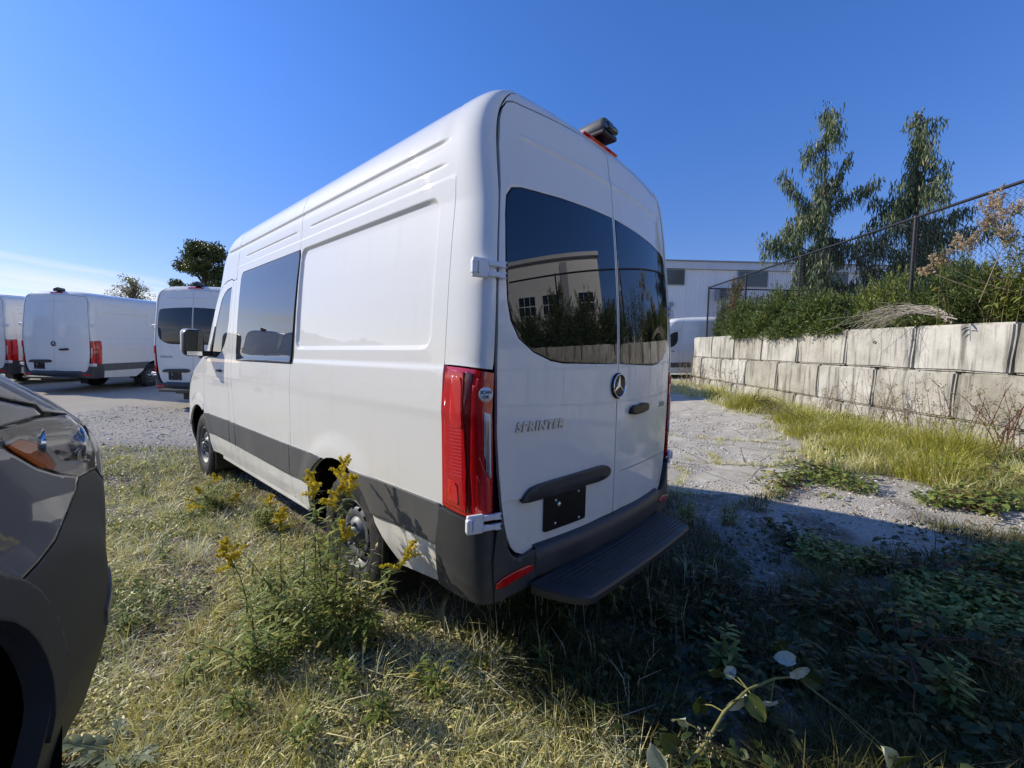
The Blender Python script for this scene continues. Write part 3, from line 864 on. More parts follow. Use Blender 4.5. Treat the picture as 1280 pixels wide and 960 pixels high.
    obj('roof', fast_mesh('roof', V, np.array(Q), True), 'white', root)
    P('roof_front', front, [(-.80, 2.535), (.80, 2.535), (.86, 2.65), (.9, 2.755), (.9, 2.792), (-.9, 2.792), (-.9, 2.755), (-.86, 2.65)], 'white', root, us=np.linspace(-.88, .88, 30), vs=np.array(list(np.linspace(2.55, 2.7, 8)) + list(np.linspace(2.71, 2.79, 9))), step=.04)
    bl = smooth_poly([(-.185, 2.735), (-.17, 2.752), (-.05, 2.768), (.05, 2.768), (.17, 2.752), (.185, 2.735), (.15, 2.728), (0, 2.738), (-.15, 2.728)], 1)
    P('brake_light', rear, bl, 'red', root, off=.014, depth=.03, roll=.4)
    bm = bmesh.new()
    box_bm(bm, (.035, .235, 2.845), (.13, .22, .085), Matrix.Rotation(-.10, 3, 'X'), bev=.034, seg=4)
    cm = obj('rear_camera', bm_mesh(bm, 'rear_camera', True), 'trim', root)
    obj('camera_window', box((.035, .120, 2.835), (.11, .03, .05), Matrix.Rotation(-.5, 3, 'X'), bev=.012, seg=3), 'glass', cm)
    obj('camera_foot', box((.035, .22, 2.80), (.15, .20, .03), bev=.012), 'black', cm)
    # --- rear bumper and step
    bumper = []
    xs = np.linspace(-.672, .672, 41)
    prof = [(.62, .045), (.612, -.008), (.60, -.030), (.55, -.036), (.48, -.030), (.44, -.012), (.43, .05)]
    V = []
    for x in xs:
        b = .075 * abs(x / .87) ** 2.2; e = sst(.64, .672, abs(x)) * .012
        for z, dy in prof: V.append((x, b + dy + e, z - .004 * math.cos(x * 2)))
    n = len(prof); Q = [(j * n + i, j * n + i + 1, (j + 1) * n + i + 1, (j + 1) * n + i) for j in range(len(xs) - 1) for i in range(n - 1)]
    rb = obj('rear_bumper', fast_mesh('rb', V, np.array(Q), True), 'plastic', root)
    # grey ramp under each taillight that joins corner and centre
    for s in (-1, 1):
        P('bumper_end', rear, [(s * a, b) for a, b in [(-.895, .765), (-.872, .755), (-.855, .70), (-.838, .645), (-.812, .605), (-.78, .583), (-.735, .580), (-.66, .600), (-.66, .43), (-.90, .415), (-.915, .6)]], 'plastic', root, off=.024, depth=.05, roll=.45)
        P('reflector', rear, [(s * a, b) for a, b in smooth_poly([(-.905, .478), (-.90, .515), (-.80, .532), (-.69, .536), (-.685, .503), (-.78, .492), (-.86, .478)], 1)], 'red', root, off=.033, depth=.014, roll=.4)
    bm = bmesh.new()
    out = []
    for t in np.concatenate([np.linspace(0, .10, 13), np.linspace(.11, .89, 20), np.linspace(.90, 1, 13)]):
        x = -.73 + 1.35 * t; e = abs((t - .5) * 2)
        out.append((x, -.275 + .02 * e * e + .22 * max(0, (e - .80) / .20) ** 2.4))
    top_z = .463
    for (zz, ins) in ((top_z, .006), (top_z - .012, 0), (top_z - .044, .008), (top_z - .054, .03)):
        for x, y in out: bm.verts.new((x * (1 - ins * .4), y + ins, zz))
        for x, y in reversed(out): bm.verts.new((x * (1 - ins * .4), .0, zz))
    bm.verts.ensure_lookup_table(); m_ = len(out) * 2
    for L in range(3):
        for i in range(m_): bm.faces.new([bm.verts[L * m_ + i], bm.verts[L * m_ + (i + 1) % m_], bm.verts[(L + 1) * m_ + (i + 1) % m_], bm.verts[(L + 1) * m_ + i]])
    h = len(out)
    for L, fl in ((0, False), (3, True)):
        for i in range(h - 1):
            bm.faces.new([bm.verts[L * m_ + i], bm.verts[L * m_ + i + 1], bm.verts[L * m_ + m_ - 2 - i], bm.verts[L * m_ + m_ - 1 - i]])
    st = obj('rear_step', bm_mesh(bm, 'step'), 'plastic', root)
    acc = Acc()
    for k in range(7):
        yy = -.055 - k * .027; acc.tube([(-.66 + .012 * k, yy + .004, top_z + .001), (0, yy - .006, top_z + .001), (.70 - .012 * k, yy + .004, top_z + .001)], .0045, 5)
    obj('tread_rib', acc.mesh('tr'), 'black', st)
    obj('tow_bracket', box((.05, .12, .40), (1.1, .12, .12), bev=.02), 'under', root)
    # --- front end
    P('windshield', front, [(-.80, 1.545), (.80, 1.545), (.79, 2.0), (.80, 2.52), (-.80, 2.52), (-.79, 2.0)], 'cabglass', root, us=np.linspace(-.79, .79, 27), step=.05)
    P('hood', front, [(-.74, 1.15), (-.4, 1.13), (0, 1.12), (.4, 1.13), (.74, 1.15), (.735, 1.3), (.76, 1.46), (.6, 1.50), (0, 1.515), (-.6, 1.50), (-.76, 1.46), (-.735, 1.3)], 'white', root, us=np.linspace(-.73, .73, 31), vs=np.arange(1.13, 1.51, .015))
    P('cowl', front, [(-.78, 1.475), (-.6, 1.505), (0, 1.52), (.6, 1.505), (.78, 1.475), (.80, 1.54), (-.80, 1.54)], 'black', root, us=np.linspace(-.77, .77, 21))
    gr = P('grille', front, [(-.44, .80), (.44, .80), (.50, .92), (.46, 1.09), (-.46, 1.09), (-.50, .92)], 'black', root, us=np.linspace(-.48, .48, 21))
    for z in (.86, .94, 1.02):
        P('grille_bar', front, [(-.42, z), (.42, z), (.42, z + .03), (-.42, z + .03)], 'chrome', gr, off=.02, us=np.linspace(-.41, .41, 15))
    for s in (-1, 1):
        hl = P('headlight', front, [(s * a, b) for a, b in [(.515, .93), (.56, .84), (.72, .83), (.86, .93), (.93, 1.10), (.955, 1.22), (.90, 1.25), (.78, 1.14), (.55, 1.10)]], 'cabglass', root, off=.004, us=np.linspace(-.95, .95, 60))
        P('headlight_reflector', front, [(s * a, b) for a, b in [(.56, .92), (.62, .87), (.72, .88), (.78, .96), (.74, 1.06), (.60, 1.06)]], 'chrome', hl, off=.006, us=np.linspace(-.95, .95, 60))
    P('front_bumper', front, [(-1.0, .58), (-.99, .75), (-.86, .905), (-.72, .815), (-.54, .825), (-.44, .79), (.44, .79), (.54, .825), (.72, .815), (.86, .905), (.99, .75), (1.0, .58), (.93, .36), (.5, .30), (-.5, .30), (-.93, .36)], 'plastic', root, us=np.linspace(-.97, .97, 40), step=.04)
    P('nose_panel', front, [(-.735, 1.135), (-.4, 1.115), (0, 1.105), (.4, 1.115), (.735, 1.135), (.54, 1.10), (-.54, 1.10)], 'white', root, us=np.linspace(-.7, .7, 25))
    ARCH_R = keepA
    return root

def children(o): return [c for c in bpy.data.objects if c.parent == o]
def kids_index():
    d = {}
    for o in bpy.data.objects:
        if o.parent: d.setdefault(o.parent.name, []).append(o)
    return d
def copy_tree(o, idx, parent=None):
    c = o.copy(); COL.objects.link(c)
    if parent is not None: c.parent = parent
    for ch in idx.get(o.name, []): copy_tree(ch, idx, c)
    return c

def pn(x, y, o=0.0):
    """smooth gradient noise on arrays"""
    x = np.asarray(x, float) + 37.1 * o; y = np.asarray(y, float) - 11.7 * o
    xi, yi = np.floor(x), np.floor(y); fx, fy = x - xi, y - yi
    def g(ix, iy):
        h = np.sin(ix * 127.1 + iy * 311.7) * 43758.5453; a = (h - np.floor(h)) * 6.2831853
        return np.cos(a) * (x - ix) + np.sin(a) * (y - iy)
    u, v = fx * fx * fx * (fx * (fx * 6 - 15) + 10), fy * fy * fy * (fy * (fy * 6 - 15) + 10)
    a, b, c, d = g(xi, yi), g(xi + 1, yi), g(xi, yi + 1), g(xi + 1, yi + 1)
    return (a + (b - a) * u + (c - a) * v + (a - b - c + d) * u * v) * 1.35
# ground height: level by the van, rising gently to the back and towards the wall
def gz(x, y):
    la, de = to_LD(x, y)
    a = de - 4.6; b = la - 3.0
    sm = lambda t, w: w * np.log1p(np.exp(np.clip(t / w, -30, 30)))
    h = .040 * sm(a, .6) + .085 * sm(b, .7) - .085 * sm(b - 5.0, .8)
    h = np.minimum(h, 1.2)
    n = pn(x * .55, y * .55) * .035 + pn(x * 1.9, y * 1.9, 4) * .014
    k = np.exp(-((x - 0) / 1.6) ** 4 - ((y - 2.8) / 3.6) ** 4)
    h = h + n * (1 - k)
    return h - .10 * np.exp(-((x + .9) / 1.0) ** 2 - ((y + .45) / .75) ** 2)

main_van = build_van('parked_van', 'white high roof van filling the middle of the picture, parked in the weeds', True, True)

# ================================================================ the other vans
def place(root, lat, dep, rz, dz=0.0):
    """stand a van with its rear centre at (lat, dep), nose turned rz clockwise from the world y axis"""
    x, y = LD(lat, dep)
    hx, hy = math.sin(rz), math.cos(rz)
    zz = [gz(x + hx * t, y + hy * t) for t in (1.27, 4.9)]
    root.location = (x, y, zz[0] - (zz[1] - zz[0]) / 3.63 * 1.27 + dz - .01)
    root.rotation_euler = (math.atan2(zz[1] - zz[0], 3.63), 0, -rz)
IDX = kids_index()
VG = 'white vans parked in the row behind'
def van_copy(label, lat, dep, rz, src=None, dz=0.0, group=VG):
    o = copy_tree(src or main_van, IDX); o['label'] = label; o['group'] = group
    place(o, lat, dep, rz, dz); return o
van_copy('white van with tinted rear window in the row, right behind the open wing mirror', -7.22, 9.75, YAW + .015)
panel_van = build_van('parked_van', 'white windowless panel van in the row, two bare rear doors towards the camera', False, False, group=VG, lettering=False, sh=.75)
place(panel_van, -12.55, 11.8, YAW - .01)
IDX = kids_index()
van_copy('white panel van cut off by the frame, leftmost of the row', -16.0, 12.75, YAW - .02, panel_van)
van_copy('white van of the row hidden by the nearest white van, casting shade on the pavement', 1.15, 12.9, YAW + .05)
for k_, (la_, de_) in enumerate(((-15.3, 6.4), (-16.0, 9.0), (-17.6, 11.2))):
    van_copy(('white van outside the frame, mirrored at the left of the crew window', 'white van outside the frame, mirrored in the middle of the crew window', 'white van outside the frame, mirrored at the right of the crew window')[k_], la_, de_, YAW - 1.95, panel_van, group='white vans mirrored in the side glass')
van_copy('white van standing side on beyond the end of the block wall', 10.95, 19.4, YAW - math.pi / 2 + .04, panel_van, dz=-.12, group='white vans beyond the wall')

# ================================================================ dark grey van, nose just inside the frame
GTH = math.radians(20)
gv = thing('grey_van', 'dark grey van with black plastic bumper, only its nose and headlight inside the left edge', 'van', (-4.854, -3.90, 0), -GTH)
_gs = side(1)
def squash(y): return y if y < 5.3 else 5.3 + (y - 5.3) * .5      # this nose is blunter than the white vans'
def gs(y, z):
    p_ = _gs(y, z); return (p_[0], squash(p_[1]), p_[2])
GA = (4.47, .37, .50, .60)     # its front wheel opening
def clampy(poly): return [(min(a, Ff(b) - .012), b) for a, b in poly]
hood_edge = [(5.22, 1.285), (5.10, 1.310), (4.99, 1.336), (4.88, 1.366), (4.70, 1.405), (4.40, 1.44)]
bump_line = [(5.262, 1.095), (5.132, 1.100), (5.120, 1.07), (5.06, 1.02), (4.972, .975), (4.872, .955), (4.80, .945)]
fend = [(4.2, 1.44), (4.40, 1.433), (4.70, 1.375), (4.80, 1.353), (4.885, 1.335), (4.925, 1.318), (4.83, 1.318), (4.70, 1.318), (4.66, 1.31), (4.73, 1.278), (4.77, 1.25), (4.90, 1.183), (5.0, 1.143), (5.128, 1.108)] + bump_line[1:] + [p_ for p_ in reversed(arch_over(GA, .62)) if p_[1] > .80 and p_[0] < 4.79] + [(3.6, .70), (3.6, 1.44)]
fend = [(3.6, 1.44)] + [(4.2, 1.45)] + hood_edge[::-1][0:0] + [(4.40, 1.432), (4.70, 1.378), (4.80, 1.355), (4.885, 1.336), (4.915, 1.316), (4.83, 1.313), (4.70, 1.310), (4.73, 1.278), (4.77, 1.25), (4.90, 1.183), (5.0, 1.143), (5.13, 1.104), (5.120, 1.07), (5.06, 1.02), (4.972, .975), (4.872, .955), (4.79, .945)]
archG = arch_over(GA, .55, 22)
fend += [p_ for p_ in archG[::-1] if p_[0] < 4.70] + [(3.6, .55)]
P('fender', gs, fend, 'grey', gv, step=.02, depth=.03, roll=.3)
hoodp = [(4.2, 1.452), (4.40, 1.439), (4.70, 1.385), (4.80, 1.362), (4.90, 1.343), (4.925, 1.322), (5.08, 1.30), (5.20, 1.245), (5.235, 1.25), (5.36, 1.262), (5.3, 1.35), (5.15, 1.43), (4.9, 1.50), (4.7, 1.53), (4.2, 1.55)]
P('hood', gs, clampy(hoodp), 'grey', gv, step=.015, depth=.03, roll=.35)
hl = [(4.66, 1.305), (4.83, 1.307), (4.915, 1.309), (5.075, 1.295), (5.15, 1.25), (5.20, 1.20), (5.245, 1.145), (5.258, 1.102), (5.13, 1.106), (5.008, 1.146), (4.905, 1.187), (4.775, 1.255), (4.73, 1.282)]
MT['headlamp_silver'] = mat('headlamp_silver', (.92, .92, .92), .4, .0)
P('headlight_housing', gs, hl, 'headlamp_silver', gv, off=-.016, step=.02, depth=.0)
hlo = P('headlight', gs, hl, 'lens', gv, off=.004, step=.015, depth=.02, roll=.4)
obj('radiator_support', box((0, 4.9, .9), (1.45, .5, .7), bev=.05), 'black', gv)
P('headlight_bezel', gs, [(4.70, 1.30), (4.9, 1.302), (5.06, 1.288), (5.12, 1.25), (4.98, 1.262), (4.86, 1.272), (4.72, 1.285)], 'silver', hlo, off=-.010, step=.02, depth=.02)
P('indicator', gs, [(4.772, 1.262), (4.83, 1.268), (4.90, 1.243), (4.965, 1.20), (5.0, 1.168), (4.99, 1.158), (4.90, 1.190), (4.80, 1.242)], 'amber', hlo, off=-.003, step=.015, depth=.012)
P('indicator_frame', gs, [(4.765, 1.272), (4.835, 1.280), (4.91, 1.256), (4.98, 1.214), (5.04, 1.172), (5.14, 1.150), (5.14, 1.128), (5.02, 1.143), (4.99, 1.157), (5.004, 1.170), (4.965, 1.204), (4.90, 1.247), (4.83, 1.271), (4.77, 1.265)], 'whiteplastic', hlo, off=-.004, step=.015, depth=.010, roll=.3)
P('headlight_reflector', gs, [(5.00, 1.255), (5.08, 1.25), (5.14, 1.21), (5.17, 1.16), (5.08, 1.172), (5.02, 1.20)], 'chrome', hlo, off=-.045, step=.015, depth=.03, roll=.5)
P('headlight_bezel', gs, [(4.86, 1.262), (4.97, 1.255), (4.985, 1.215), (4.93, 1.245), (4.87, 1.262)], 'reddark' if False else 'silver', hlo, off=-.04, step=.015, depth=.02)
for cy_, cz_, rr_ in ((5.16, 1.20, .055), (4.93, 1.245, .036)):     # chrome reflector bowls added to mirror sky and brighten the lamp
    V_, Q_ = lathe([(.0, rr_), (-.012, rr_ * .92), (-.03, rr_ * .6), (-.036, .001)], 24, 'X'); pc_ = np.array(gs(cy_, cz_))
    obj('reflector_bowl', fast_mesh('rb', V_ @ np.array([[.85, .5, 0], [-.5, .85, 0], [0, 0, 1]]) + pc_ - np.array([.006, .0, 0]), Q_, True), 'chrome', hlo)
a = Acc()      # chrome tubes added inside the lamp to mirror bright lines of sky
for z0_, z1_, y0_, y1_ in ((1.298, 1.275, 4.78, 5.10), (1.283, 1.250, 4.80, 5.14), (1.262, 1.222, 4.86, 5.17), (1.20, 1.16, 5.02, 5.20), (1.165, 1.132, 5.08, 5.22)):
    a.tube([np.array(gs(y0_ + (y1_ - y0_) * t, z0_ + (z1_ - z0_) * t)) - np.array([.008, 0, 0]) for t in np.linspace(0, 1, 8)], .0065, 8)
obj('sky_glint_tube', a.mesh('lg', True), 'chrome', hlo)
V_, Q_ = lathe([(0, .05), (.015, .047), (.03, .03), (.036, .0005)], 24, 'X')
pj = np.array(gs(5.06, 1.205)); V_ = V_ @ np.array([[.8, .6, 0], [-.6, .8, 0], [0, 0, 1]]) + pj - np.array([.075, .03, 0])
obj('projector_lens', fast_mesh('pj', V_, Q_, True), 'glass', hlo)
bmp = [(4.79, .937), (4.872, .947), (4.972, .967), (5.06, 1.012), (5.125, 1.068), (5.137, 1.098), (5.25, 1.096), (5.30, 1.062), (5.40, 1.030), (5.60, 1.012), (5.90, .99), (5.93, .60), (5.9, .45), (5.84, .36), (5.5, .32), (5.20, .29), (5.05, .265), (4.95, .25)]
bmp = clampy(bmp) + [p_ for p_ in archG if p_[0] > 4.79][::-1]
P('bumper', gs, bmp, 'bumper', gv, step=.02, depth=.05, roll=.3)
P('nose_panel', gs, clampy([(5.262, 1.104), (5.30, 1.070), (5.40, 1.038), (5.60, 1.020), (5.90, .998), (5.86, 1.06), (5.74, 1.17), (5.6, 1.255), (5.36, 1.258), (5.24, 1.243), (5.212, 1.205), (5.254, 1.15)]), 'grey', gv, step=.02, depth=.03, roll=.3)
obj('headlight_bowl', box((.80, 5.0, 1.19), (.24, .44, .17), bev=.03), 'headlamp_silver', hlo)
archC = [(a, b) for a, b in arch_over(GA, .42, 24)]
ring = archC + [(GA[0] + (a - GA[0]) * 1.17, GA[1] + (b - GA[1]) * 1.155) for a, b in archC[::-1]]
P('arch_trim', gs, ring, 'bumper', gv, off=.010, step=.02, depth=.03, roll=.4)
MT['guard'] = mat('guard_grey', (.16, .165, .17), .5)
P('corner_guard', gs, clampy([(5.345, .59), (5.40, .66), (5.45, .72), (5.47, .64), (5.45, .54), (5.38, .53)]), 'grey', gv, off=.006, step=.015, depth=.02, roll=.4)
acc = Acc()
V2, Q2 = lathe([(0, .62), (.32, .62), (.32, .05)], 32); V2[:, 0] = .965 - V2[:, 0]; V2 += np.array([0, GA[0], .36]); V2[:, 2] = np.maximum(V2[:, 2], .10); acc.add(V2, Q2)
obj('wheel_housing', acc.mesh('wh'), 'void', gv)
w_ = wheel(gv, .80, 4.38, 1); 
for yy in (1.0,):
    wheel(gv, .84, yy, 1); wheel(gv, -.84, yy, -1)
wheel(gv, -.84, 4.38, -1)
# rest of the grey van: body shell, hood, windscreen
def shell(z_list, y_cut_front, name, m, keep):
    V = []; Q = []
    for z in z_list:
        W = W0(z); ring_ = []
        for x in np.linspace(-max(.02, W - .09), max(.02, W - .09), 9): ring_.append((x, rearY(x, z)))
        yA = seamY(z); yE = max(yA + .2, Ff(z) - DL)
        for y in np.linspace(yA, yE, 30): ring_.append((W, y))
        for t in np.linspace(.93, -.93, 29): p_ = front(t, z); ring_.append((p_[0], p_[1]))
        for y in np.linspace(yE, yA, 30): ring_.append((-W, y))
        V += [(a, squash(b), z) for a, b in ring_]
    k = len(ring_)
    for i in range(len(z_list) - 1):
        for j in range(k):
            ids = (i * k + j, i * k + (j + 1) % k, (i + 1) * k + (j + 1) % k, (i + 1) * k + j)
            c = np.mean([V[q_] for q_ in ids], axis=0)
            if keep(c): Q.append(ids)
    return fast_mesh(name, V, np.array(Q), True)
lowz = [.40, .5, .62, .8, 1.0, 1.1, 1.2, 1.28, 1.34, 1.4, 1.46, 1.52]
obj('body', shell(lowz + [1.7, 1.9, 2.2, 2.4, 2.55, 2.65, 2.72, 2.77, 2.795], 0, 'body', 'grey', lambda c: (c[0] < .35 or c[1] < 3.6) and not any(((c[1] - yy) / .5) ** 2 + ((c[2] - .33) / .5) ** 2 < 1 for yy in (1.0, 4.42)) or (c[2] > 1.5 and c[1] < 4.3)), 'grey', gv)
obj('windshield', patch(front, [(-.80, 1.545), (.80, 1.545), (.80, 2.52), (-.80, 2.52)], off=.012, us=np.linspace(-.79, .79, 21), step=.08), 'cabglass', gv)
obj('underbody', box((0, 2.7, .52), (1.5, 4.6, .3), bev=.03), 'under', gv)
for s_ in (1, -1): obj('mirror', box((s_ * 1.2, 3.95, 1.6), (.2, .14, .3), bev=.05, seg=3), 'black', gv)

# ================================================================ ground
def grid_axis(c, near, far, n_near, n_far):
    a = np.linspace(-near, near, n_near); b = near + (far - near) * (np.linspace(0, 1, n_far) ** 2.6)
    return np.concatenate([-b[::-1][:-1], a, b[1:]]) + c
gx_ = grid_axis(0, 14, 420, 150, 26); gy_ = grid_axis(1, 16, 420, 170, 26)
XX, YY = np.meshgrid(gx_, gy_); XX, YY = XX.ravel(), YY.ravel(); V = np.stack([XX, YY, gz(XX, YY)], 1); nx = len(gx_)
ii = np.arange(len(gy_) - 1)[:, None] * nx + np.arange(nx - 1)[None, :]
Q = np.stack([ii, ii + 1, ii + nx + 1, ii + nx], -1).reshape(-1, 4)
gzz = gz
mg = mat('gravelly_soil', rough=1.0, spec=.03); q = N(mg); p = q.pos()
cell = q.voro(p, 62, 'F1', 'Color'); dist = q.voro(p, 62, 'F1')
peb = q.ramp(q.math('MULTIPLY', cell, 1.0), [(0, (.31, .275, .215)), (.3, (.50, .455, .37)), (.62, (.64, .59, .49)), (.85, (.74, .69, .59)), (1, (.38, .32, .24))])
peb = q.mix(q.map(dist, .0062, .0105), peb, (.21, .192, .165))
big = q.voro(p, 21, 'F1', 'Color')
peb = q.mix(.35, peb, q.ramp(big, [(0, (.24, .22, .2)), (1, (.5, .48, .45))]))
soil = q.ramp(q.noise(p, 9, 8, .65), [(.3, (.13, .11, .082)), (.55, (.22, .19, .145)), (.75, (.33, .295, .235))])
dv = q.n.new('ShaderNodeVectorMath'); dv.operation = 'DOT_PRODUCT'; q.l.new(p, dv.inputs[0]); dv.inputs[1].default_value = (DEP2[0], DEP2[1], 0)
d0_ = float(DEP2 @ CAM[:2]); lot_and_bounce = q.math('MAXIMUM', q.map(dv.outputs['Value'], d0_ + 5.0, d0_ + 7.0), q.map(dv.outputs['Value'], d0_ + .6, d0_ - .6))          # gravel lot towards the vans; pale gravel added behind the camera to bounce light
lv = q.n.new('ShaderNodeVectorMath'); lv.operation = 'DOT_PRODUCT'; q.l.new(p, lv.inputs[0]); lv.inputs[1].default_value = (LAT2[0], LAT2[1], 0)
l0_ = float(LAT2 @ CAM[:2]); strip = q.math('MULTIPLY', q.map(lv.outputs['Value'], l0_ + 1.9, l0_ + 2.7), q.map(dv.outputs['Value'], d0_ + 2.9, d0_ + 3.5))
lot_and_bounce = q.math('MAXIMUM', lot_and_bounce, q.math('MULTIPLY', strip, q.map(q.noise(p, 1.4, 5), .36, .5)))
msk = q.math('MAXIMUM', q.map(q.noise(p, .85, 6, .62), .44, .60), q.math('MULTIPLY', lot_and_bounce, .92))
peb = q.mix(q.math('MULTIPLY', lot_and_bounce, .45), peb, (.66, .61, .50))
q.color(q.mix(msk, soil, peb))
q.bump(q.math('ADD', q.math('MULTIPLY', dist, 22.0), q.noise(p, 30, 6, .6)), .28, .008)
obj('ground', fast_mesh('ground', V, Q, True), mg, kind='structure')

# old asphalt lot: follows the ground a little higher, ragged edge, real cracks
PAVE = [(.6, 5.9), (1.3, 5.0), (2.2, 4.65), (3.0, 4.75), (3.55, 5.3), (4.1, 6.2), (4.75, 7.5), (5.3, 9.6), (5.45, 12), (5.2, 14.5), (4.4, 22), (-4, 24), (-7, 16), (-4.5, 9.6), (-2.2, 8.6), (-.5, 7.6)]
pv = dens(smooth_poly(PAVE, 2), .07)
pv = [(a + .30 * noise.noise(Vector((a * 1.7, b * 1.7, 0))) + .16 * noise.noise(Vector((a * 6, b * 6, 0))), b + .30 * noise.noise(Vector((a * 1.7, b * 1.7, 9))) + .16 * noise.noise(Vector((a * 6, b * 6, 5)))) for a, b in pv]
cracks = [[(.9, 6.4), (1.6, 6.15), (2.2, 6.35), (2.9, 5.95), (3.5, 5.75), (3.9, 5.9)], [(1.8, 9.2), (2.6, 8.3), (3.1, 7.7), (3.9, 7.3), (4.5, 7.0)], [(2.9, 5.95), (3.1, 6.6), (3.7, 7.4)], [(2.0, 5.0), (2.3, 5.6), (2.25, 6.3)]]
holes_ = []
for c_ in cracks:
    c2 = []
    for a, b in zip(c_, c_[1:]):
        for t in np.linspace(0, 1, 8)[:-1]:
            pt = np.array(a) * (1 - t) + np.array(b) * t
            c2.append(pt + .05 * np.array([noise.noise(Vector((pt[0] * 5, pt[1] * 5, 1))), noise.noise(Vector((pt[0] * 5, pt[1] * 5, 7)))]))
    c2.append(np.array(c_[-1])); c2 = np.array(c2)
    T = np.gradient(c2, axis=0); Nn = np.stack([-T[:, 1], T[:, 0]], 1); Nn /= np.linalg.norm(Nn, axis=1)[:, None]
    wdt = np.array([.004 + .016 * abs(noise.noise(Vector((i * .9, 3, 0)))) + .004 for i in range(len(c2))])[:, None]; wdt[0] = wdt[-1] = .002
    holes_.append([tuple(v_) for v_ in np.concatenate([c2 + Nn * wdt, (c2 - Nn * wdt)[::-1]])])
def pave_f(a, b):
    x, y = LD(a, b); return (x, y, gzz(x, y) + .010)
ma = mat('old_asphalt', rough=1.0, spec=.04); q = N(ma); p = q.pos()
c1 = q.ramp(q.noise(p, 1.3, 8, .65), [(.3, (.34, .31, .25)), (.52, (.47, .43, .35)), (.72, (.60, .555, .46))])
agg = q.ramp(q.voro(p, 120, 'F1', 'Color'), [(0, (.22, .20, .16)), (.5, (.48, .44, .36)), (1, (.70, .65, .56))])
col_ = q.mix(.5, c1, agg)
st = q.map(q.noise(q.scale(p, (1, .25, 1)), 2.2, 5, .6), .56, .72)
pt_ = q.map(q.noise(p, 2.7, 7, .68), .50, .62)
col_ = q.mix(q.math('MULTIPLY', pt_, .55), col_, (.66, .61, .50))
ck = q.voro(p, 1.15, 'DISTANCE_TO_EDGE'); ckn = q.math('ADD', ck, q.math('MULTIPLY', q.noise(p, 6, 5, .7), .05))
col_ = q.mix(q.math('MULTIPLY', q.map(ckn, .038, .026), .8), col_, (.07, .062, .05))
q.color(q.mix(q.math('MULTIPLY', st, .45), col_, (.13, .12, .10)))
q.bump(q.noise(p, 160, 4, .7), .5, .006)
def unhole(me_): return me_
# keep only holes that do not touch each other: cut cracks one after another from separate strips
pm = patch(pave_f, pv, [holes_[0], holes_[1]], step=.20, depth=.03, center=np.array([0, 0, -50.0]), name='pavement')
obj('pavement', pm, ma, kind='structure')

# loose stones lying on the gravel
def stones(n, reg, smin, smax, seedv):
    r = np.random.default_rng(seedv)
    base = np.array([[1, 0, 0], [-.9, .1, 0], [0, 1, 0], [.1, -1, 0], [0, 0, .75], [0, 0, -.5]], float)
    tri = np.array([[0, 2, 4], [2, 1, 4], [1, 3, 4], [3, 0, 4], [2, 0, 5], [1, 2, 5], [3, 1, 5], [0, 3, 5]])
    P_ = reg(n, r); n = len(P_)
    sc = r.uniform(smin, smax, n) ** 1.0 * (1 + (r.random(n) > .95) * 1.2)
    a = r.uniform(0, 6.28, n); ca, sa = np.cos(a), np.sin(a)
    B = base[None] * (1 + r.uniform(-.3, .3, (n, 6, 3))) * sc[:, None, None] * np.array([1.15, .85, .7])
    X = B[..., 0] * ca[:, None] - B[..., 1] * sa[:, None]; Y = B[..., 0] * sa[:, None] + B[..., 1] * ca[:, None]
    V = np.stack([X, Y, B[..., 2]], -1) + P_[:, None, :]
    T = tri[None] + (np.arange(n) * 6)[:, None, None]
    return V.reshape(-1, 3), T.reshape(-1, 3)
def nz2(x, y, s, o=0): return pn(x * s, y * s, o)
def region(la0, la1, d0, d1, ok):
    def f(n, r):
        out = np.zeros((0, 3))
        while len(out) < n:
            la = r.uniform(la0, la1, n); de = d0 + (d1 - d0) * r.random(n)
            x, y = CAM[0] + la * LAT2[0] + de * DEP2[0], CAM[1] + la * LAT2[1] + de * DEP2[1]
            k = ok(x, y, la, de); out = np.concatenate([out, np.stack([x, y, gz(x, y)], 1)[k]])
        return out[:n]
    return f
def gravelly(x, y): return nz2(x, y, .8, 3) + .5 * nz2(x, y, 2.1, 8)
def under_van(x, y): return (abs(x) < .98) & (y > .15) & (y < 5.9)
acc = Acc()
V_, T_ = stones(9000, region(-4, .6, 1.1, 4.5, lambda x, y, a, b: (x < -.3) & (abs(a) < b * 1.35) & (gravelly(x, y) > .05)), .005, .013, 1); acc.add(V_, None, T_)
V_, T_ = stones(12000, region(-.3, 5, 1.3, 6, lambda x, y, a, b: (abs(a) < b * 1.35) & ~under_van(x, y) & (gravelly(x, y) > -.1)), .005, .014, 2); acc.add(V_, None, T_)
V_, T_ = stones(9000, region(-9, -1.5, 4.5, 10, lambda x, y, a, b: abs(a) < b * 1.3), .008, .02, 3); acc.add(V_, None, T_)
V_, T_ = stones(7000, region(.4, 5.6, 4.4, 10, lambda x, y, a, b: inside(PAVE, a, b) & ~under_van(x, y) & (nz2(x, y, 1.6, 70) > -.05)), .006, .016, 4); V_[:, 2] += .012; acc.add(V_, None, T_)
mst = mat('loose_stone', rough=.95, spec=.08); q = N(mst)
q.color(q.ramp(q.island(), [(0, (.24, .22, .195)), (.35, (.42, .40, .37)), (.7, (.56, .545, .51)), (.93, (.68, .665, .63)), (1, (.26, .2, .15))]))
obj('gravel', acc.mesh('gravel'), mst, kind='stuff')

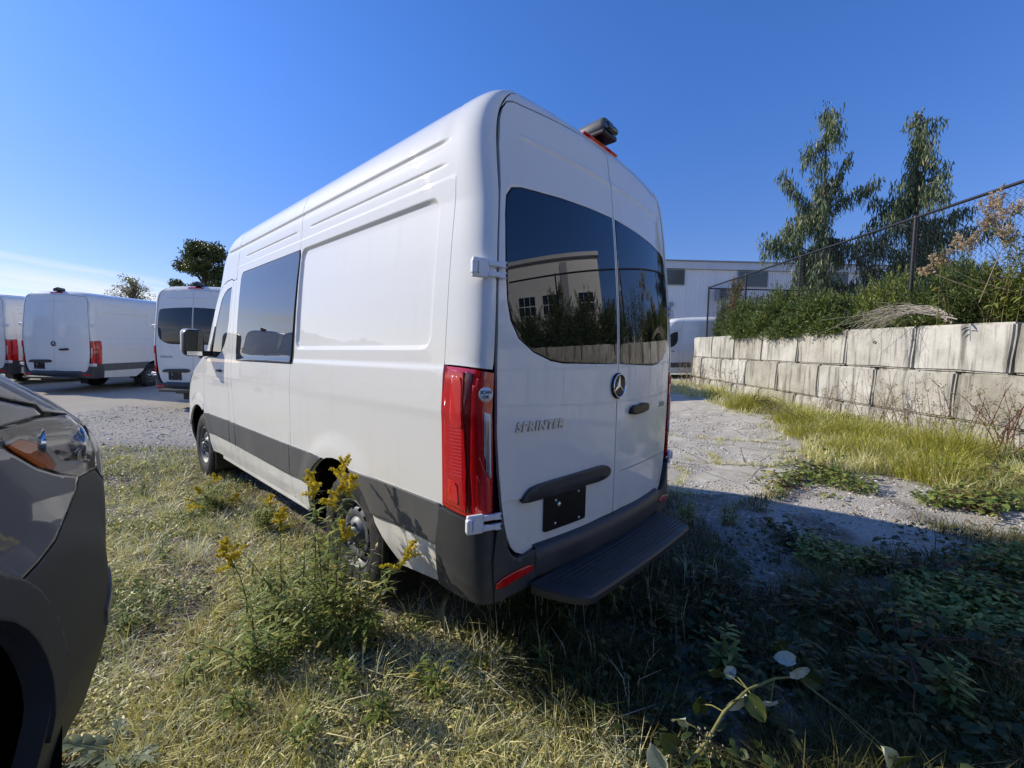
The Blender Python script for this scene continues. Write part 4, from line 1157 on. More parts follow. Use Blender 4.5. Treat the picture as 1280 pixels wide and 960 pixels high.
# ================================================================ block wall
WL = 6.9; SL = .032
def wtop(d): return 2.20 + SL * (d - 5.94)
bank = []
mc = mat('weathered_concrete', rough=.9, spec=.2); q = N(mc); p = q.pos(); ob = q.obj()
base_c = q.ramp(q.noise(p, 1.7, 8, .62), [(.28, (.35, .33, .28)), (.5, (.51, .49, .435)), (.72, (.66, .64, .58))])
streak = q.map(q.noise(q.scale(p, (1, 1, .10)), 6.5, 6, .62), .50, .68)
streak2 = q.map(q.noise(q.scale(p, (1, 1, .07)), 15, 5, .6), .52, .70)
c2 = q.mix(q.math('MULTIPLY', streak, .78), base_c, (.115, .108, .09))
c2 = q.mix(q.math('MULTIPLY', streak2, .55), c2, (.17, .155, .125))
oi = q.n.new('ShaderNodeObjectInfo')
c2 = q.mix(q.math('MULTIPLY', oi.outputs['Random'], .6), c2, q.mix(1.0, c2, (.55, .52, .44), 'MULTIPLY'))
green = q.map(q.noise(p, 2.6, 5), .60, .78)
c2 = q.mix(q.math('MULTIPLY', green, .3), c2, (.12, .13, .06))
sv = q.map(q.noise(p, 70, 4, .7), .60, .74)
c2 = q.mix(q.math('MULTIPLY', sv, .35), c2, (.15, .14, .12))
q.color(c2)
q.bump(q.math('ADD', q.noise(p, 22, 7, .65), q.math('MULTIPLY', q.noise(p, 160, 3), .3)), .45, .02)
def block_mesh(sd_, L=1.5, H=.75, Dp=.75):
    bm = bmesh.new()
    bmesh.ops.create_cube(bm, size=1.0)
    for v in bm.verts: v.co = Vector((v.co.x * Dp, v.co.y * (L - .032), v.co.z * (H - .016)))
    # chamfered edge all round the faces, as these blocks are cast
    bmesh.ops.bevel(bm, geom=list(bm.edges), offset=.030, segments=2, affect='EDGES')
    bmesh.ops.subdivide_edges(bm, edges=[e for e in bm.edges if e.calc_length() > .5], cuts=3, use_grid_fill=True)
    for v in bm.verts:
        n = noise.noise_vector(v.co * 2.2 + Vector((sd_ * 7.1, 0, 0))); v.co += n * (.011 if abs(v.co.y) < .6 else .020)
    # lifting eye recess: a small dark hole on some faces
    return bm_mesh(bm, 'block')
BM = [block_mesh(i) for i in range(5)]
for b_ in BM: b_.materials.append(mc)
MT['concrete'] = mc
wall = thing('retaining_wall', 'weathered concrete block retaining wall running along the right side under the shrubs', 'wall', (*LD(WL, 6), 0), -YAW)
wr = random.Random(3)
wx, wy = LD(WL, 6); 
for course in range(4):
    d0 = 5.94 - 1.5 * 13 + (.75 if course % 2 else 0)
    d = d0
    while d < 16.3:
        L_end = d + 1.5
        if L_end <= 16.6 or course % 2:
            dc = d + .75
            zt = wtop(dc) - .75 * course
            if dc < 5: zt += .0
            if dc > 16.44: d += 1.5; continue
            o = bpy.data.objects.new('block', wr.choice(BM)); link(o, wall)
            o.location = (.375 + wr.uniform(-.012, .014) + .012 * course * -1, dc - 6, zt - .375)
            o.rotation_euler = (math.atan(SL) + wr.uniform(-.004, .004), wr.choice((0, math.pi)) * 0, wr.uniform(-.006, .006))
            if course % 2 and dc + .75 > 16.44: o.scale = (1, (16.44 - d) / 1.5, 1); o.location.y = (d + 16.44) / 2 - 6
        d += 1.5
# drain hole in one block
v, q_ = lathe([(-.005, .028), (.03, .026), (.03, .0004)], 16); 
o = obj('drain_hole', fast_mesh('dh', v, q_), 'void', wall); o.location = (-.012, 536 * WL / (1090 - 640) - 6, 2.0)

# soil bank held by the wall
V = []; Q = []
ds = np.linspace(-14, 17.2, 64); ls = [WL + .70, WL + 1.2, WL + 2.5, WL + 5, WL + 9, WL + 14]
for d in ds:
    for i, l in enumerate(ls):
        x, y = LD(l, d); V.append((x, y, wtop(d) - .05 + .06 * nz2(x, y, 1.3) + .10 * min(i, 3)))
    x, y = LD(WL + 20, d); V.append((x, y, .6))
k = len(ls) + 1
for j in range(len(ds) - 1):
    for i in range(k - 1): Q.append((j * k + i, j * k + i + 1, (j + 1) * k + i + 1, (j + 1) * k + i))
b0 = len(V)
for i in range(k): V.append((V[(len(ds) - 1) * k + i][0], V[(len(ds) - 1) * k + i][1], .3))
for i in range(k - 1): Q.append(((len(ds) - 1) * k + i, (len(ds) - 1) * k + i + 1, b0 + i + 1, b0 + i))
mb = mat('bank_soil', rough=.95, spec=.1); q = N(mb); p = q.pos()
q.color(q.ramp(q.noise(p, 6, 8, .65), [(.3, (.06, .05, .035)), (.6, (.13, .105, .075)), (.8, (.2, .17, .12))])); q.bump(q.noise(p, 25, 6), .6, .03)
obj('bank', fast_mesh('bank', V, np.array(Q), True), mb, kind='structure')

# ================================================================ chain link fence
MT['fence'] = mat('black_fence_metal', (.018, .018, .02), .5, spec=.4)
FL_ = 7.62
def ftop(d): return 4.36 + .016 * (d - 6.4)
fence = thing('chain_link_fence', 'black chain link fence climbing along the top of the block wall', 'fence', (*LD(FL_, 8), 0), 0)
f0 = np.array([*LD(FL_, 8), 0])
def fpost(parent, la, d, z0, z1, o0, r=.034):
    x, y = LD(la, d); a = Acc(); a.tube([(x, y, z0), (x, y, z1)], r, 10)
    V, Q_ = lathe([(z1 + .03, .0005), (z1 + .025, r * .8), (z1, r * 1.25), (z1 - .03, r * 1.25)], 10, 'Z'); a.add(V + np.array([x, y, 0]), Q_)
    me = a.mesh('post', True); me.transform(Matrix.Translation(-Vector(o0))); return obj('post', me, 'fence', parent)
for d in (17.0, 14.3, 11.62, 8.35, 5.2, 2.0, -1.2, -4.4, -7.6):
    fpost(fence, FL_, d, wtop(d) - .3, ftop(d) + .02, f0)
a = Acc(); a.tube([(*LD(FL_, d), ftop(d)) for d in np.linspace(17.0, -8, 12)], .027, 8); me = a.mesh('rail', True); me.transform(Matrix.Translation(-Vector(f0))); obj('top_rail', me, 'fence', fence)
def link_mesh(la_d, zbot, ztop, L, o0, step=.085, r=.0046):
    """zigzag wires woven into diamonds"""
    a = Acc(); n = int(L / step); h = step / 2
    for i in range(n):
        s0 = i * step; zb, zt = zbot(s0), ztop(s0); m_ = int((zt - zb) / h)
        pts = []
        for j in range(m_ + 1):
            sx = s0 + (h * (j % 2)) * 1.12; x, y = la_d(min(L, sx), .005 * (1 if (j + i) % 2 else -1)); pts.append((x, y, zb + j * h))
        P_ = np.array(pts); m2 = len(P_)
        # three sided wire
        off = np.array([[0, 0, r], [r * .9 * LAT2[0], r * .9 * LAT2[1], -r * .5], [-r * .9 * LAT2[0], -r * .9 * LAT2[1], -r * .5]])
        off2 = np.array([[DEP2[0] * r, DEP2[1] * r, 0], [r * .9 * LAT2[0] - DEP2[0] * r * .5, r * .9 * LAT2[1] - DEP2[1] * r * .5, 0], [-r * .9 * LAT2[0] - DEP2[0] * r * .5, -r * .9 * LAT2[1] - DEP2[1] * r * .5, 0]])
        V = (P_[:, None] + off2[None]).reshape(-1, 3)
        b = np.arange(m2 - 1) * 3
        Q_ = np.concatenate([np.stack([b + e, b + (e + 1) % 3, b + 3 + (e + 1) % 3, b + 3 + e], 1) for e in range(3)])
        a.add(V, Q_)
    me = a.mesh('mesh'); me.transform(Matrix.Translation(-Vector(o0))); return me
lm = link_mesh(lambda s, t: LD(FL_ + t - .03, 17.0 - s), lambda s: wtop(17 - s) - .02, lambda s: ftop(17 - s), 18.5, f0)
o = obj('chain_link_mesh', lm, 'fence', fence); o['kind'] = 'stuff'
fence2 = thing('chain_link_fence', 'black chain link fence turning away past the wall end before the building', 'fence', (*LD(FL_ + 3, 17), 0), 0)
f1 = np.array([*LD(FL_ + 3, 17), 0])
for la in (FL_ + 3.1, FL_ + 6.2): fpost(fence2, la, 17.05, wtop(17) - .3, ftop(17) - .02, f1)
a = Acc(); a.tube([(*LD(FL_ + .05, 17.03), ftop(17) - .03), (*LD(FL_ + 8, 17.03), ftop(17) - .03)], .027, 8); me = a.mesh('rail', True); me.transform(Matrix.Translation(-Vector(f1))); obj('top_rail', me, 'fence', fence2)
lm = link_mesh(lambda s, t: LD(FL_ + s, 17.06 + t), lambda s: wtop(17) - .02, lambda s: ftop(17) - .03, 6.0, f1)
o = obj('chain_link_mesh', lm, 'fence', fence2); o['kind'] = 'stuff'

# ================================================================ buildings
def siding(name, c, dark):
    m = mat(name, c, .5, spec=.4); q = N(m); p = q.pos()
    q.color(q.mix(q.math('MULTIPLY', q.map(q.noise(q.scale(p, (1, 1, .2)), .8, 6, .6), .4, .7), .5), c, dark)); return m
MT['siding'] = siding('blue_grey_siding', (.80, .79, .77), (.72, .71, .69))
MT['cornice'] = siding('pale_cornice', (.62, .64, .66), (.5, .52, .54))
MT['bwin'] = mat('dull_window', (.10, .105, .085), .12, spec=.6)
MT['bframe'] = mat('window_frame', (.3, .32, .34), .5)
BD = 32.0
bld = thing('warehouse_building', 'long blue grey metal sided building behind the trees on the right', 'building', (*LD(10, BD), .9), -YAW)
bld_h = 8.15
pm_ = Acc()
for i in range(8):       # one panel, 1.05 m wide, with pressed ribs
    x = i * .131; 
pv_ = []; 
xs = []
for i in range(8): xs += [(i * .131, 0), (i * .131 + .085, 0), (i * .131 + .095, -.009), (i * .131 + .121, -.009)]
xs.append((1.05, 0))
V = [(x, y, z) for z in (0, bld_h - .55) for x, y in xs]; n = len(xs)
PMESH = fast_mesh('wall_panel', V, np.array([(i, i + 1, n + i + 1, n + i) for i in range(n - 1)])); PMESH.materials.append(MT['siding'])
for i in range(27):
    o = bpy.data.objects.new('wall_panel', PMESH); link(o, bld); o.location = (-10 + i * 1.056, 0, 0)
obj('cornice', box((4.2, -.06, bld_h - .27), (28.8, .34, .52), bev=.02), 'cornice', bld)
obj('roof_edge', box((4.2, -.10, bld_h + .03), (29.0, .5, .07)), 'bframe', bld)
obj('body', box((4.2, 6.1, bld_h / 2 - .05), (28.6, 12, bld_h - .1)), 'siding', bld)
for x0, x1 in ((.9, 2.5), (6.4, 8.6), (-4.5, -2.9), (12.5, 14.5)):
    w_ = obj('window', box(((x0 + x1) / 2, -.05, 7.0), (x1 - x0, .12, 1.15), bev=.01), 'bframe', bld)
    obj('pane', box(((x0 + x1) / 2, -.075, 7.0), (x1 - x0 - .1, .10, 1.05)), 'bwin', w_)
ac = obj('vent_unit', box((5.2, -.35, 5.75), (.85, .6, .8), bev=.03), 'bframe', bld)
for k in range(6): obj('vent_slat', box((5.2, -.66, 5.48 + k * .11), (.7, .03, .05)), 'black', ac)
lampb = obj('wall_lamp', box((1.55, -.2, 5.0), (.3, .35, .28), bev=.05), 'bframe', bld)

# beige two storey office across the fence, outside the frame: the rear windows mirror it
MT['beige'] = siding('beige_render', (.76, .755, .74), (.70, .69, .675))
MT['wframe'] = mat('white_window_frame', (.7, .7, .68), .4)
ofc = thing('office_building', 'beige two storey office with white framed windows mirrored in the rear glass of the van', 'building', (*LD(22, -14.6), 1.7), -YAW)
obj('wall', box((6.1, 11.25, 4.2), (12, 22.5, 8.4)), 'beige', ofc)
obj('parapet', box((6.0, 11.25, 8.5), (12.4, 22.9, .3), bev=.02), 'cornice', ofc)
obj('corner_pier', box((.0, 17.6, 4.0), (.5, .9, 8.0)), 'bframe', ofc)
for y0 in (2, 5.2, 8.4, 11.6, 14.6, 19.3):
    for z0 in (1.2, 4.2):
        w_ = obj('window', box((.03, y0 + 1.0, z0 + .8), (.16, 2.2, 1.65)), 'wframe', ofc)
        for j in range(3):
            for k in range(2): obj('pane', box((-.02, y0 + .32 + j * .69, z0 + .42 + k * .78), (.12, .62, .68)), 'glass', w_)
# round inspection sticker on the lamp
_tl = [o for o in bpy.data.objects if o.name.split('.')[0] == 'taillight' and o.parent == main_van][0]
_c = corner(-1)
p0 = np.array(_c(.80, 1.335)); n0 = np.array([-.42, -.9, 0]); n0 /= np.linalg.norm(n0)
rot = Matrix(((-n0[1], 0, 0), (n0[0], 0, 0), (0, 1, 0)))
def sticker_frame(me, off):
    tx = np.array([-n0[1], n0[0], 0])
    for v in me.vertices: v.co = Vector(p0 + tx * v.co.x + np.array([0, 0, 1]) * v.co.y + n0 * (v.co.z + off))
    me.update(); return me
v, q_ = lathe([(0, .031), (.0015, .031), (.0018, .0003)], 28, 'Z')
st_ = obj('sticker', sticker_frame(fast_mesh('sticker', v, q_), .0125), 'sticker', _tl)
for body, yy in (('SCAN', .009), ('OK', -.011)):
    tm = text_mesh(body, .0195, .0005, 0, .0006)
    for vv in tm.vertices: vv.co.y += yy
    obj('sticker_text', sticker_frame(tm, .0150), 'ink', st_)

# ================================================================ vegetation helpers
def norm(a): return a / (np.linalg.norm(a, axis=-1, keepdims=True) + 1e-9)
def leaf_arrays(B, D, U, L, W, droop=.25, sharp=.5, fold=.15):
    """one folded leaf per row: base B, direction D, upper side U, length L, width W"""
    n = len(B); D = norm(D); S = norm(np.cross(D, U)); U2 = norm(np.cross(S, D))
    L = np.broadcast_to(np.asarray(L, float), (n,))[:, None]; W = np.broadcast_to(np.asarray(W, float), (n,))[:, None]
    dr = np.broadcast_to(np.asarray(droop, float), (n,))[:, None]
    def at(t, s): return B + D * L * t - U2 * L * dr * t * t + S * W * s + U2 * W * abs(s) * fold * 2
    V = np.stack([at(0, 0), at(.32, .5), at(.32, -.5), at(.68, .5 * sharp + .12), at(.68, -.5 * sharp - .12), at(1, 0)], 1)
    b = np.arange(n)[:, None] * 6
    T = np.concatenate([b + np.array([[0, 1, 2]]), b + np.array([[3, 5, 4]])]); Q = b + np.array([[1, 3, 4, 2]])
    return V.reshape(-1, 3), Q, T
def blade_arrays(B, L, W, az, lean, r):
    n = len(B); d = np.stack([np.cos(az), np.sin(az), np.zeros(n)], 1); s = np.stack([-np.sin(az), np.cos(az), np.zeros(n)], 1)
    tw = r.uniform(-1.2, 1.2, n); s = s * np.cos(tw)[:, None] + d * np.sin(tw)[:, None]
    up = np.array([[0, 0, 1.0]])
    def at(t, k): return B + up * (L * t * (1 - .35 * lean * t))[:, None] + d * (L * lean * t * t)[:, None] + s * (W * k)[:, None]
    V = np.stack([at(0, .5), at(0, -.5), at(.55, .42), at(.55, -.42), at(1, 0)], 1)
    b = np.arange(n)[:, None] * 5
    return V.reshape(-1, 3), b + np.array([[0, 1, 3, 2]]), b + np.array([[2, 3, 4]])
def sphere_dirs(n, r):
    v = r.normal(size=(n, 3)); return norm(v)

STOPS = dict(
    bits=[(0, (.09, .065, .035)), (.25, (.20, .15, .085)), (.5, (.40, .33, .21)), (.8, (.58, .51, .36)), (.93, (.70, .64, .50)), (1, (.22, .25, .07))],
    litter=[(0, (0.120, 0.072, 0.036)), (.4, (0.240, 0.156, 0.084)), (.7, (0.408, 0.300, 0.168)), (1, (0.576, 0.480, 0.324))],
    shade=[(0, (.05, .06, .018)), (.4, (.09, .10, .03)), (.8, (.17, .155, .06)), (1, (.30, .26, .13))],  # darker copy of the grass tones, putting the van's shadow into the colour
    dry=[(0, (0.733, 0.574, 0.293)), (.3, (0.820, 0.820, 0.463)), (.6, (0.820, 0.820, 0.659)), (.8, (0.820, 0.758, 0.319)), (1, (0.537, 0.537, 0.171))],
    mixed=[(0, (0.320, 0.343, 0.087)), (.25, (0.505, 0.473, 0.148)), (.45, (0.820, 0.686, 0.320)), (.7, (0.820, 0.804, 0.493)), (1, (0.372, 0.403, 0.111))],
    green=[(0, (0.090, 0.138, 0.029)), (.35, (0.155, 0.212, 0.048)), (.7, (0.243, 0.300, 0.073)), (.92, (0.340, 0.357, 0.097)), (1, (0.552, 0.455, 0.130))],
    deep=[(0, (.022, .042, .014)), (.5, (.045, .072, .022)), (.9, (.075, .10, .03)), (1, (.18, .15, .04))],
    lime=[(0, (.20, .22, .03)), (.35, (.36, .37, .045)), (.7, (.50, .49, .07)), (.88, (.52, .44, .16)), (1, (.14, .17, .04))],
    juniper=[(0, (0.039, 0.070, 0.022)), (.4, (0.078, 0.132, 0.034)), (.8, (0.155, 0.202, 0.047)), (1, (0.248, 0.233, 0.062))],
    cedar=[(0, (0.059, 0.092, 0.049)), (.5, (0.108, 0.151, 0.075)), (.9, (0.184, 0.217, 0.100)), (1, (0.233, 0.200, 0.083))],
    gold=[(0, (.60, .46, .015)), (.5, (.76, .62, .04)), (1, (.66, .56, .12))],
    pale=[(0, (0.396, 0.462, 0.374)), (1, (0.506, 0.550, 0.440))],
    plume=[(0, (0.345, 0.253, 0.149)), (.5, (0.483, 0.380, 0.253)), (1, (0.598, 0.494, 0.356))],
    autumn=[(0, (0.091, 0.104, 0.033)), (.5, (0.156, 0.143, 0.046)), (.8, (0.286, 0.195, 0.065)), (1, (0.390, 0.260, 0.104))],
    oak=[(0, (0.046, 0.065, 0.019)), (.5, (0.085, 0.111, 0.033)), (1, (0.143, 0.156, 0.052))],
    sparse=[(0, (0.180, 0.180, 0.072)), (.5, (0.288, 0.264, 0.120)), (1, (0.384, 0.336, 0.168))])
LM = {k: leafmat('leaf_' + k, v, .45, .22, .3) for k, v in STOPS.items()}
LM['dry'] = leafmat('leaf_dry', STOPS['dry'], .5, .15, .3); LM['mixed'] = leafmat('leaf_mixed', STOPS['mixed'], .48, .2, .3)
LM['pale'] = leafmat('leaf_pale_lit_underside', STOPS['pale'], .6, .2)
q = N(LM['pale']); pp = q.obj()
q.color(q.mix(q.map(q.noise(pp, 60, 5, .6), .42, .7), (.60, .64, .54), (.42, .48, .33)))  # pale undersides, colour raised to stand in for light the leaves catch
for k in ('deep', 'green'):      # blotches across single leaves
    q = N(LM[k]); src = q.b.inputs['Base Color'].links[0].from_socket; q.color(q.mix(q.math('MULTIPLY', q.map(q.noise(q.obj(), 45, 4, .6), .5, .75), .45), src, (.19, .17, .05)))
def bark(name, a, b):
    m = mat(name, a, .9, spec=.15); q = N(m); p = q.obj()
    q.color(q.ramp(q.noise(q.scale(p, (1, 1, .2)), 14, 6, .6), [(.3, a), (.7, b)])); q.bump(q.noise(q.scale(p, (1, 1, .2)), 20, 5), .6, .02); return m
MT['bark'] = bark('grey_bark', (.10, .08, .065), (.24, .20, .17)); MT['redbark'] = bark('red_bark', (.09, .05, .035), (.2, .12, .085))
MT['stem'] = bark('weed_stem', (.10, .09, .04), (.20, .17, .08)); MT['drystem'] = bark('dry_stem', (.22, .165, .11), (.40, .32, .23))
MT['deadwood'] = bark('bleached_twig', (.30, .26, .20), (.52, .47, .40)); MT['purple'] = bark('bramble_cane', (.12, .05, .04), (.2, .09, .07))
MT['vine'] = bark('vine_stem', (.16, .17, .05), (.28, .26, .10))

def local(me, o): me.transform(Matrix.Translation(-Vector(o))); return me

# ================================================================ grass and ground cover (countless: stuff)
def sample(n, d0, d1, ok, seed, wide=1.32):
    """points on the ground, thinning with distance"""
    r = np.random.default_rng(seed); out = np.zeros((0, 4)); tries = 0
    while len(out) < n and tries < 12:
        tries += 1
        d = d0 * (d1 / d0) ** r.random(n); l = r.uniform(-wide, wide, n) * d
        x, y = CAM[0] + l * LAT2[0] + d * DEP2[0], CAM[1] + l * LAT2[1] + d * DEP2[1]
        k = ok(x, y, l, d); out = np.concatenate([out, np.stack([x, y, gz(x, y), d], 1)[k]])
    out = out[:n]
    return out[:, :3].copy(), out[:, 3].copy(), r
def in_grey(x, y):
    c, s = math.cos(GTH), math.sin(GTH); X, Y = x + 4.854, y + 3.90
    lx, ly = X * c - Y * s, X * s + Y * c
    return (lx > -1.1) & (lx < .98) & (ly > -.3) & (ly < 5.45)
def left_ok(x, y, l, d):
    k = ~((x > -.72 + .10 * nz2(x, y, 3)) & (y > -.1)) & ~in_grey(x, y) & ~((x > -.72) & (y <= -.1))
    return k & ((d <= 6.2) | ((nz2(x, y, .7, 5) > .22) & (d < 9)))
def bare(x, y): return gravelly(x, y)
P1, dd, r = sample(26000, 1.05, 4.6, lambda x, y, l, d: left_ok(x, y, l, d) & (nz2(x, y, 1.1, 2) < .34), 11)
n = len(P1); tall = 1 + .7 * nz2(P1[:, 0], P1[:, 1], 1.6, 6)
V_, Q_, T_ = blade_arrays(P1, r.uniform(.022, .085, n) * tall, r.uniform(.0022, .0048, n) * (1 + dd * .16), r.uniform(0, 6.28, n), r.uniform(.2, 1.6, n), r)
a = Acc(); a.add(V_, Q_, T_); obj('dry_grass', a.mesh('g'), LM['dry'], kind='stuff')
P1, dd, r = sample(20000, 1.2, 7.5, lambda x, y, l, d: left_ok(x, y, l, d) & (nz2(x, y, .8, 12) + .05 * (d - 2.6) > -.05), 12)
n = len(P1)
V_, Q_, T_ = blade_arrays(P1, r.uniform(.03, .12, n), r.uniform(.0025, .006, n) * (1 + dd * .14), r.uniform(0, 6.28, n), r.uniform(.1, 1.3, n), r)
a = Acc(); a.add(V_, Q_, T_); obj('mixed_grass', a.mesh('g'), LM['mixed'], kind='stuff')
# creeping leaves between the blades (left, sunlit)
P1, dd, r = sample(24000, 1.15, 7, lambda x, y, l, d: left_ok(x, y, l, d) & (nz2(x, y, 1.4, 20) > -.12), 13)
n = len(P1); az = r.uniform(0, 6.28, n)
D_ = np.stack([np.cos(az), np.sin(az), r.uniform(-.1, .9, n)], 1); U_ = np.stack([r.normal(0, .4, n), r.normal(0, .4, n), np.ones(n)], 1)
P1[:, 2] += r.uniform(.0, .055, n)
V_, Q_, T_ = leaf_arrays(P1, D_, U_, r.uniform(.010, .032, n) * (1 + dd * .08), r.uniform(.004, .010, n) * (1 + dd * .08))
a = Acc(); a.add(V_, Q_, T_); obj('ground_cover', a.mesh('g'), LM['mixed'], kind='stuff')
P1, dd, r = sample(30000, 1.1, 5.5, lambda x, y, l, d: left_ok(x, y, l, d) & (nz2(x, y, 1.2, 21) > -.3), 18)
n = len(P1); az = r.uniform(0, 6.28, n); P1[:, 2] += r.random(n) ** 2 * .06; D_ = np.stack([np.cos(az), np.sin(az), r.uniform(-.4, .9, n)], 1)
V_, Q_, T_ = leaf_arrays(P1, D_, sphere_dirs(n, r) + np.array([0, 0, .8]), r.uniform(.008, .026, n) * (1 + dd * .1), r.uniform(.003, .008, n) * (1 + dd * .1), r.uniform(-.3, .6, n))
a = Acc(); a.add(V_, Q_, T_); obj('dried_leaf_bits', a.mesh('g'), LM['bits'], kind='stuff')
P1, dd, r = sample(8000, 1.6, 6.2, lambda x, y, l, d: left_ok(x, y, l, d) & (nz2(x, y, 1.3, 31) > .14) & (d > 1.9), 14)
n = len(P1); az = r.uniform(0, 6.28, n); P1[:, 2] += r.uniform(.0, .10, n)
D_ = np.stack([np.cos(az), np.sin(az), r.uniform(-.1, 1.2, n)], 1); U_ = np.stack([r.normal(0, .4, n), r.normal(0, .4, n), np.ones(n)], 1)
V_, Q_, T_ = leaf_arrays(P1, D_, U_, r.uniform(.016, .045, n) * (1 + dd * .05), r.uniform(.006, .012, n) * (1 + dd * .05))
a = Acc(); a.add(V_, Q_, T_); obj('low_green_weeds', a.mesh('g'), LM['green'], kind='stuff')

# right of the van: thin grass and creeping leaves in the shade, leafy strip towards the wall
def on_pave(l, d): return inside(PAVE, np.atleast_1d(l), np.atleast_1d(d))
def right_ok(x, y, l, d):
    k = ~(under_van(x, y) & (y > .5)) & (x > -.74) & (l < WL - .15) & ~in_grey(x, y)
    return k & (~on_pave(l, d) | (nz2(x, y, 1.7, 40) > .42))
P1, dd, r = sample(30000, 1.2, 7, lambda x, y, l, d: right_ok(x, y, l, d) & ((gravelly(x, y) < np.where(d < 2.7, .22, -.06)) | (nz2(x, y, 3, 2) > .40)) & ((d < 3.1) | (l < 1.8) | (nz2(x, y, 1.2, 9) > .42)), 15)
n = len(P1)
V_, Q_, T_ = blade_arrays(P1, r.uniform(.03, .17, n), r.uniform(.002, .005, n) * (1 + dd * .12), r.uniform(0, 6.28, n), r.uniform(.1, 1.5, n), r)
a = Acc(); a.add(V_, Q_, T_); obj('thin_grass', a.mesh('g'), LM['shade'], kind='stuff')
def leafy(x, y, l, d):
    k = np.where(d < 3.2, (l - 2.2) * .25, (l - 3.6) * .16)
    return right_ok(x, y, l, d) & (nz2(x, y, .9, 50) + .5 * nz2(x, y, 2.3, 51) + k > .46)
P1, dd, r = sample(20000, 1.4, 9, leafy, 16)
n = len(P1); az = r.uniform(0, 6.28, n); P1[:, 2] += r.uniform(.01, .13, n)
D_ = np.stack([np.cos(az), np.sin(az), r.uniform(-.3, .8, n)], 1); U_ = np.stack([r.normal(0, .35, n), r.normal(0, .35, n), np.ones(n)], 1)
V_, Q_, T_ = leaf_arrays(P1, D_, U_, r.uniform(.02, .055, n) * (1 + dd * .05), r.uniform(.012, .030, n) * (1 + dd * .05), sharp=.7)
a = Acc(); a.add(V_, Q_, T_); obj('bramble_ground_cover', a.mesh('g'), LM['green'], kind='stuff')
# taller weeds and straw in front of the wall foot
P1, dd, r = sample(26000, 3.2, 17, lambda x, y, l, d: right_ok(x, y, l, d) & ~on_pave(l, d) & (l > 4.6 + .8 * nz2(x, y, .8, 3)) & (l > 2.9 + .14 * d * (d < 14)) & (nz2(x, y, 1.3, 7) > -.15) & ((d > 4.4) | (l > 5.6)), 17)
n = len(P1)
V_, Q_, T_ = blade_arrays(P1, r.uniform(.08, .32, n), r.uniform(.003, .006, n) * (1 + dd * .12), r.uniform(0, 6.28, n), r.uniform(.1, 1.2, n), r)
a = Acc(); a.add(V_, Q_, T_); obj('roadside_grass', a.mesh('g'), LM['mixed'], kind='stuff')

# tufts: blades springing from one root, in clumps
def tufts(n, per, ok, d0, d1, hr, seedv, name, m):
    C_, dd, r = sample(n, d0, d1, ok, seedv); n = len(C_); idx = np.repeat(np.arange(n), per); k = len(idx); hh = r.uniform(hr[0], hr[1], n)[idx]
    az = r.uniform(0, 6.28, k); q_ = r.random(k) ** .7 * .035 * (1 + hh * 4); B = C_[idx] + np.stack([np.cos(az) * q_, np.sin(az) * q_, np.zeros(k)], 1)
    V_, Q_, T_ = blade_arrays(B, hh * r.uniform(.4, 1.1, k), r.uniform(.002, .0048, k) * (1 + dd[idx] * .1), az + r.normal(0, .4, k), r.uniform(.2, 1.7, k), r)
    a = Acc(); a.add(V_, Q_, T_); obj(name, a.mesh('t'), LM[m], kind='stuff')
tufts(170, 34, lambda x, y, l, d: left_ok(x, y, l, d) & (nz2(x, y, .9, 81) > -.1), 1.3, 6.5, (.09, .24), 61, 'straw_tufts', 'dry')
tufts(120, 30, lambda x, y, l, d: left_ok(x, y, l, d) & (nz2(x, y, 1.1, 82) > .0), 1.3, 7, (.08, .2), 62, 'mixed_tufts', 'mixed')
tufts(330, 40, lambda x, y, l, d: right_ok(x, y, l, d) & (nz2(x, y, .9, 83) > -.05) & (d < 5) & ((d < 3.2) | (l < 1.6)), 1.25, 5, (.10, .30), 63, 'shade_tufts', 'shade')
# broad leaves and litter in the shade behind the van
P1, dd, r = sample(4500, 1.25, 3.7, lambda x, y, l, d: right_ok(x, y, l, d) & (nz2(x, y, 1.5, 84) + .4 * nz2(x, y, 4, 85) > np.where(d < 2.5, .02, .22)), 64)
n = len(P1); az = r.uniform(0, 6.28, n); P1[:, 2] += r.random(n) ** 1.6 * .15
D_ = np.stack([np.cos(az), np.sin(az), r.uniform(-.3, .9, n)], 1); U_ = np.stack([r.normal(0, .4, n), r.normal(0, .4, n), np.ones(n)], 1); ln_ = r.uniform(.018, .06, n)
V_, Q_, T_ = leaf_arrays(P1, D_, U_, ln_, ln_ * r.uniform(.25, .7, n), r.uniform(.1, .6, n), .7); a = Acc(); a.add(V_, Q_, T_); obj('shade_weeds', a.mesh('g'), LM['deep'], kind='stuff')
P1, dd, r = sample(5000, 1.1, 7, lambda x, y, l, d: (left_ok(x, y, l, d) | right_ok(x, y, l, d)) & ~under_van(x, y), 65)
n = len(P1); az = r.uniform(0, 6.28, n); P1[:, 2] += r.uniform(.004, .03, n); D_ = np.stack([np.cos(az), np.sin(az), r.normal(0, .25, n)], 1); U_ = np.stack([r.normal(0, .5, n), r.normal(0, .5, n), np.ones(n)], 1); ln_ = r.uniform(.015, .05, n)
V_, Q_, T_ = leaf_arrays(P1, D_, U_, ln_, ln_ * r.uniform(.3, .7, n), r.uniform(-.5, .8, n), .7, .3); a = Acc(); a.add(V_, Q_, T_); obj('dead_leaves', a.mesh('g'), LM['litter'], kind='stuff')

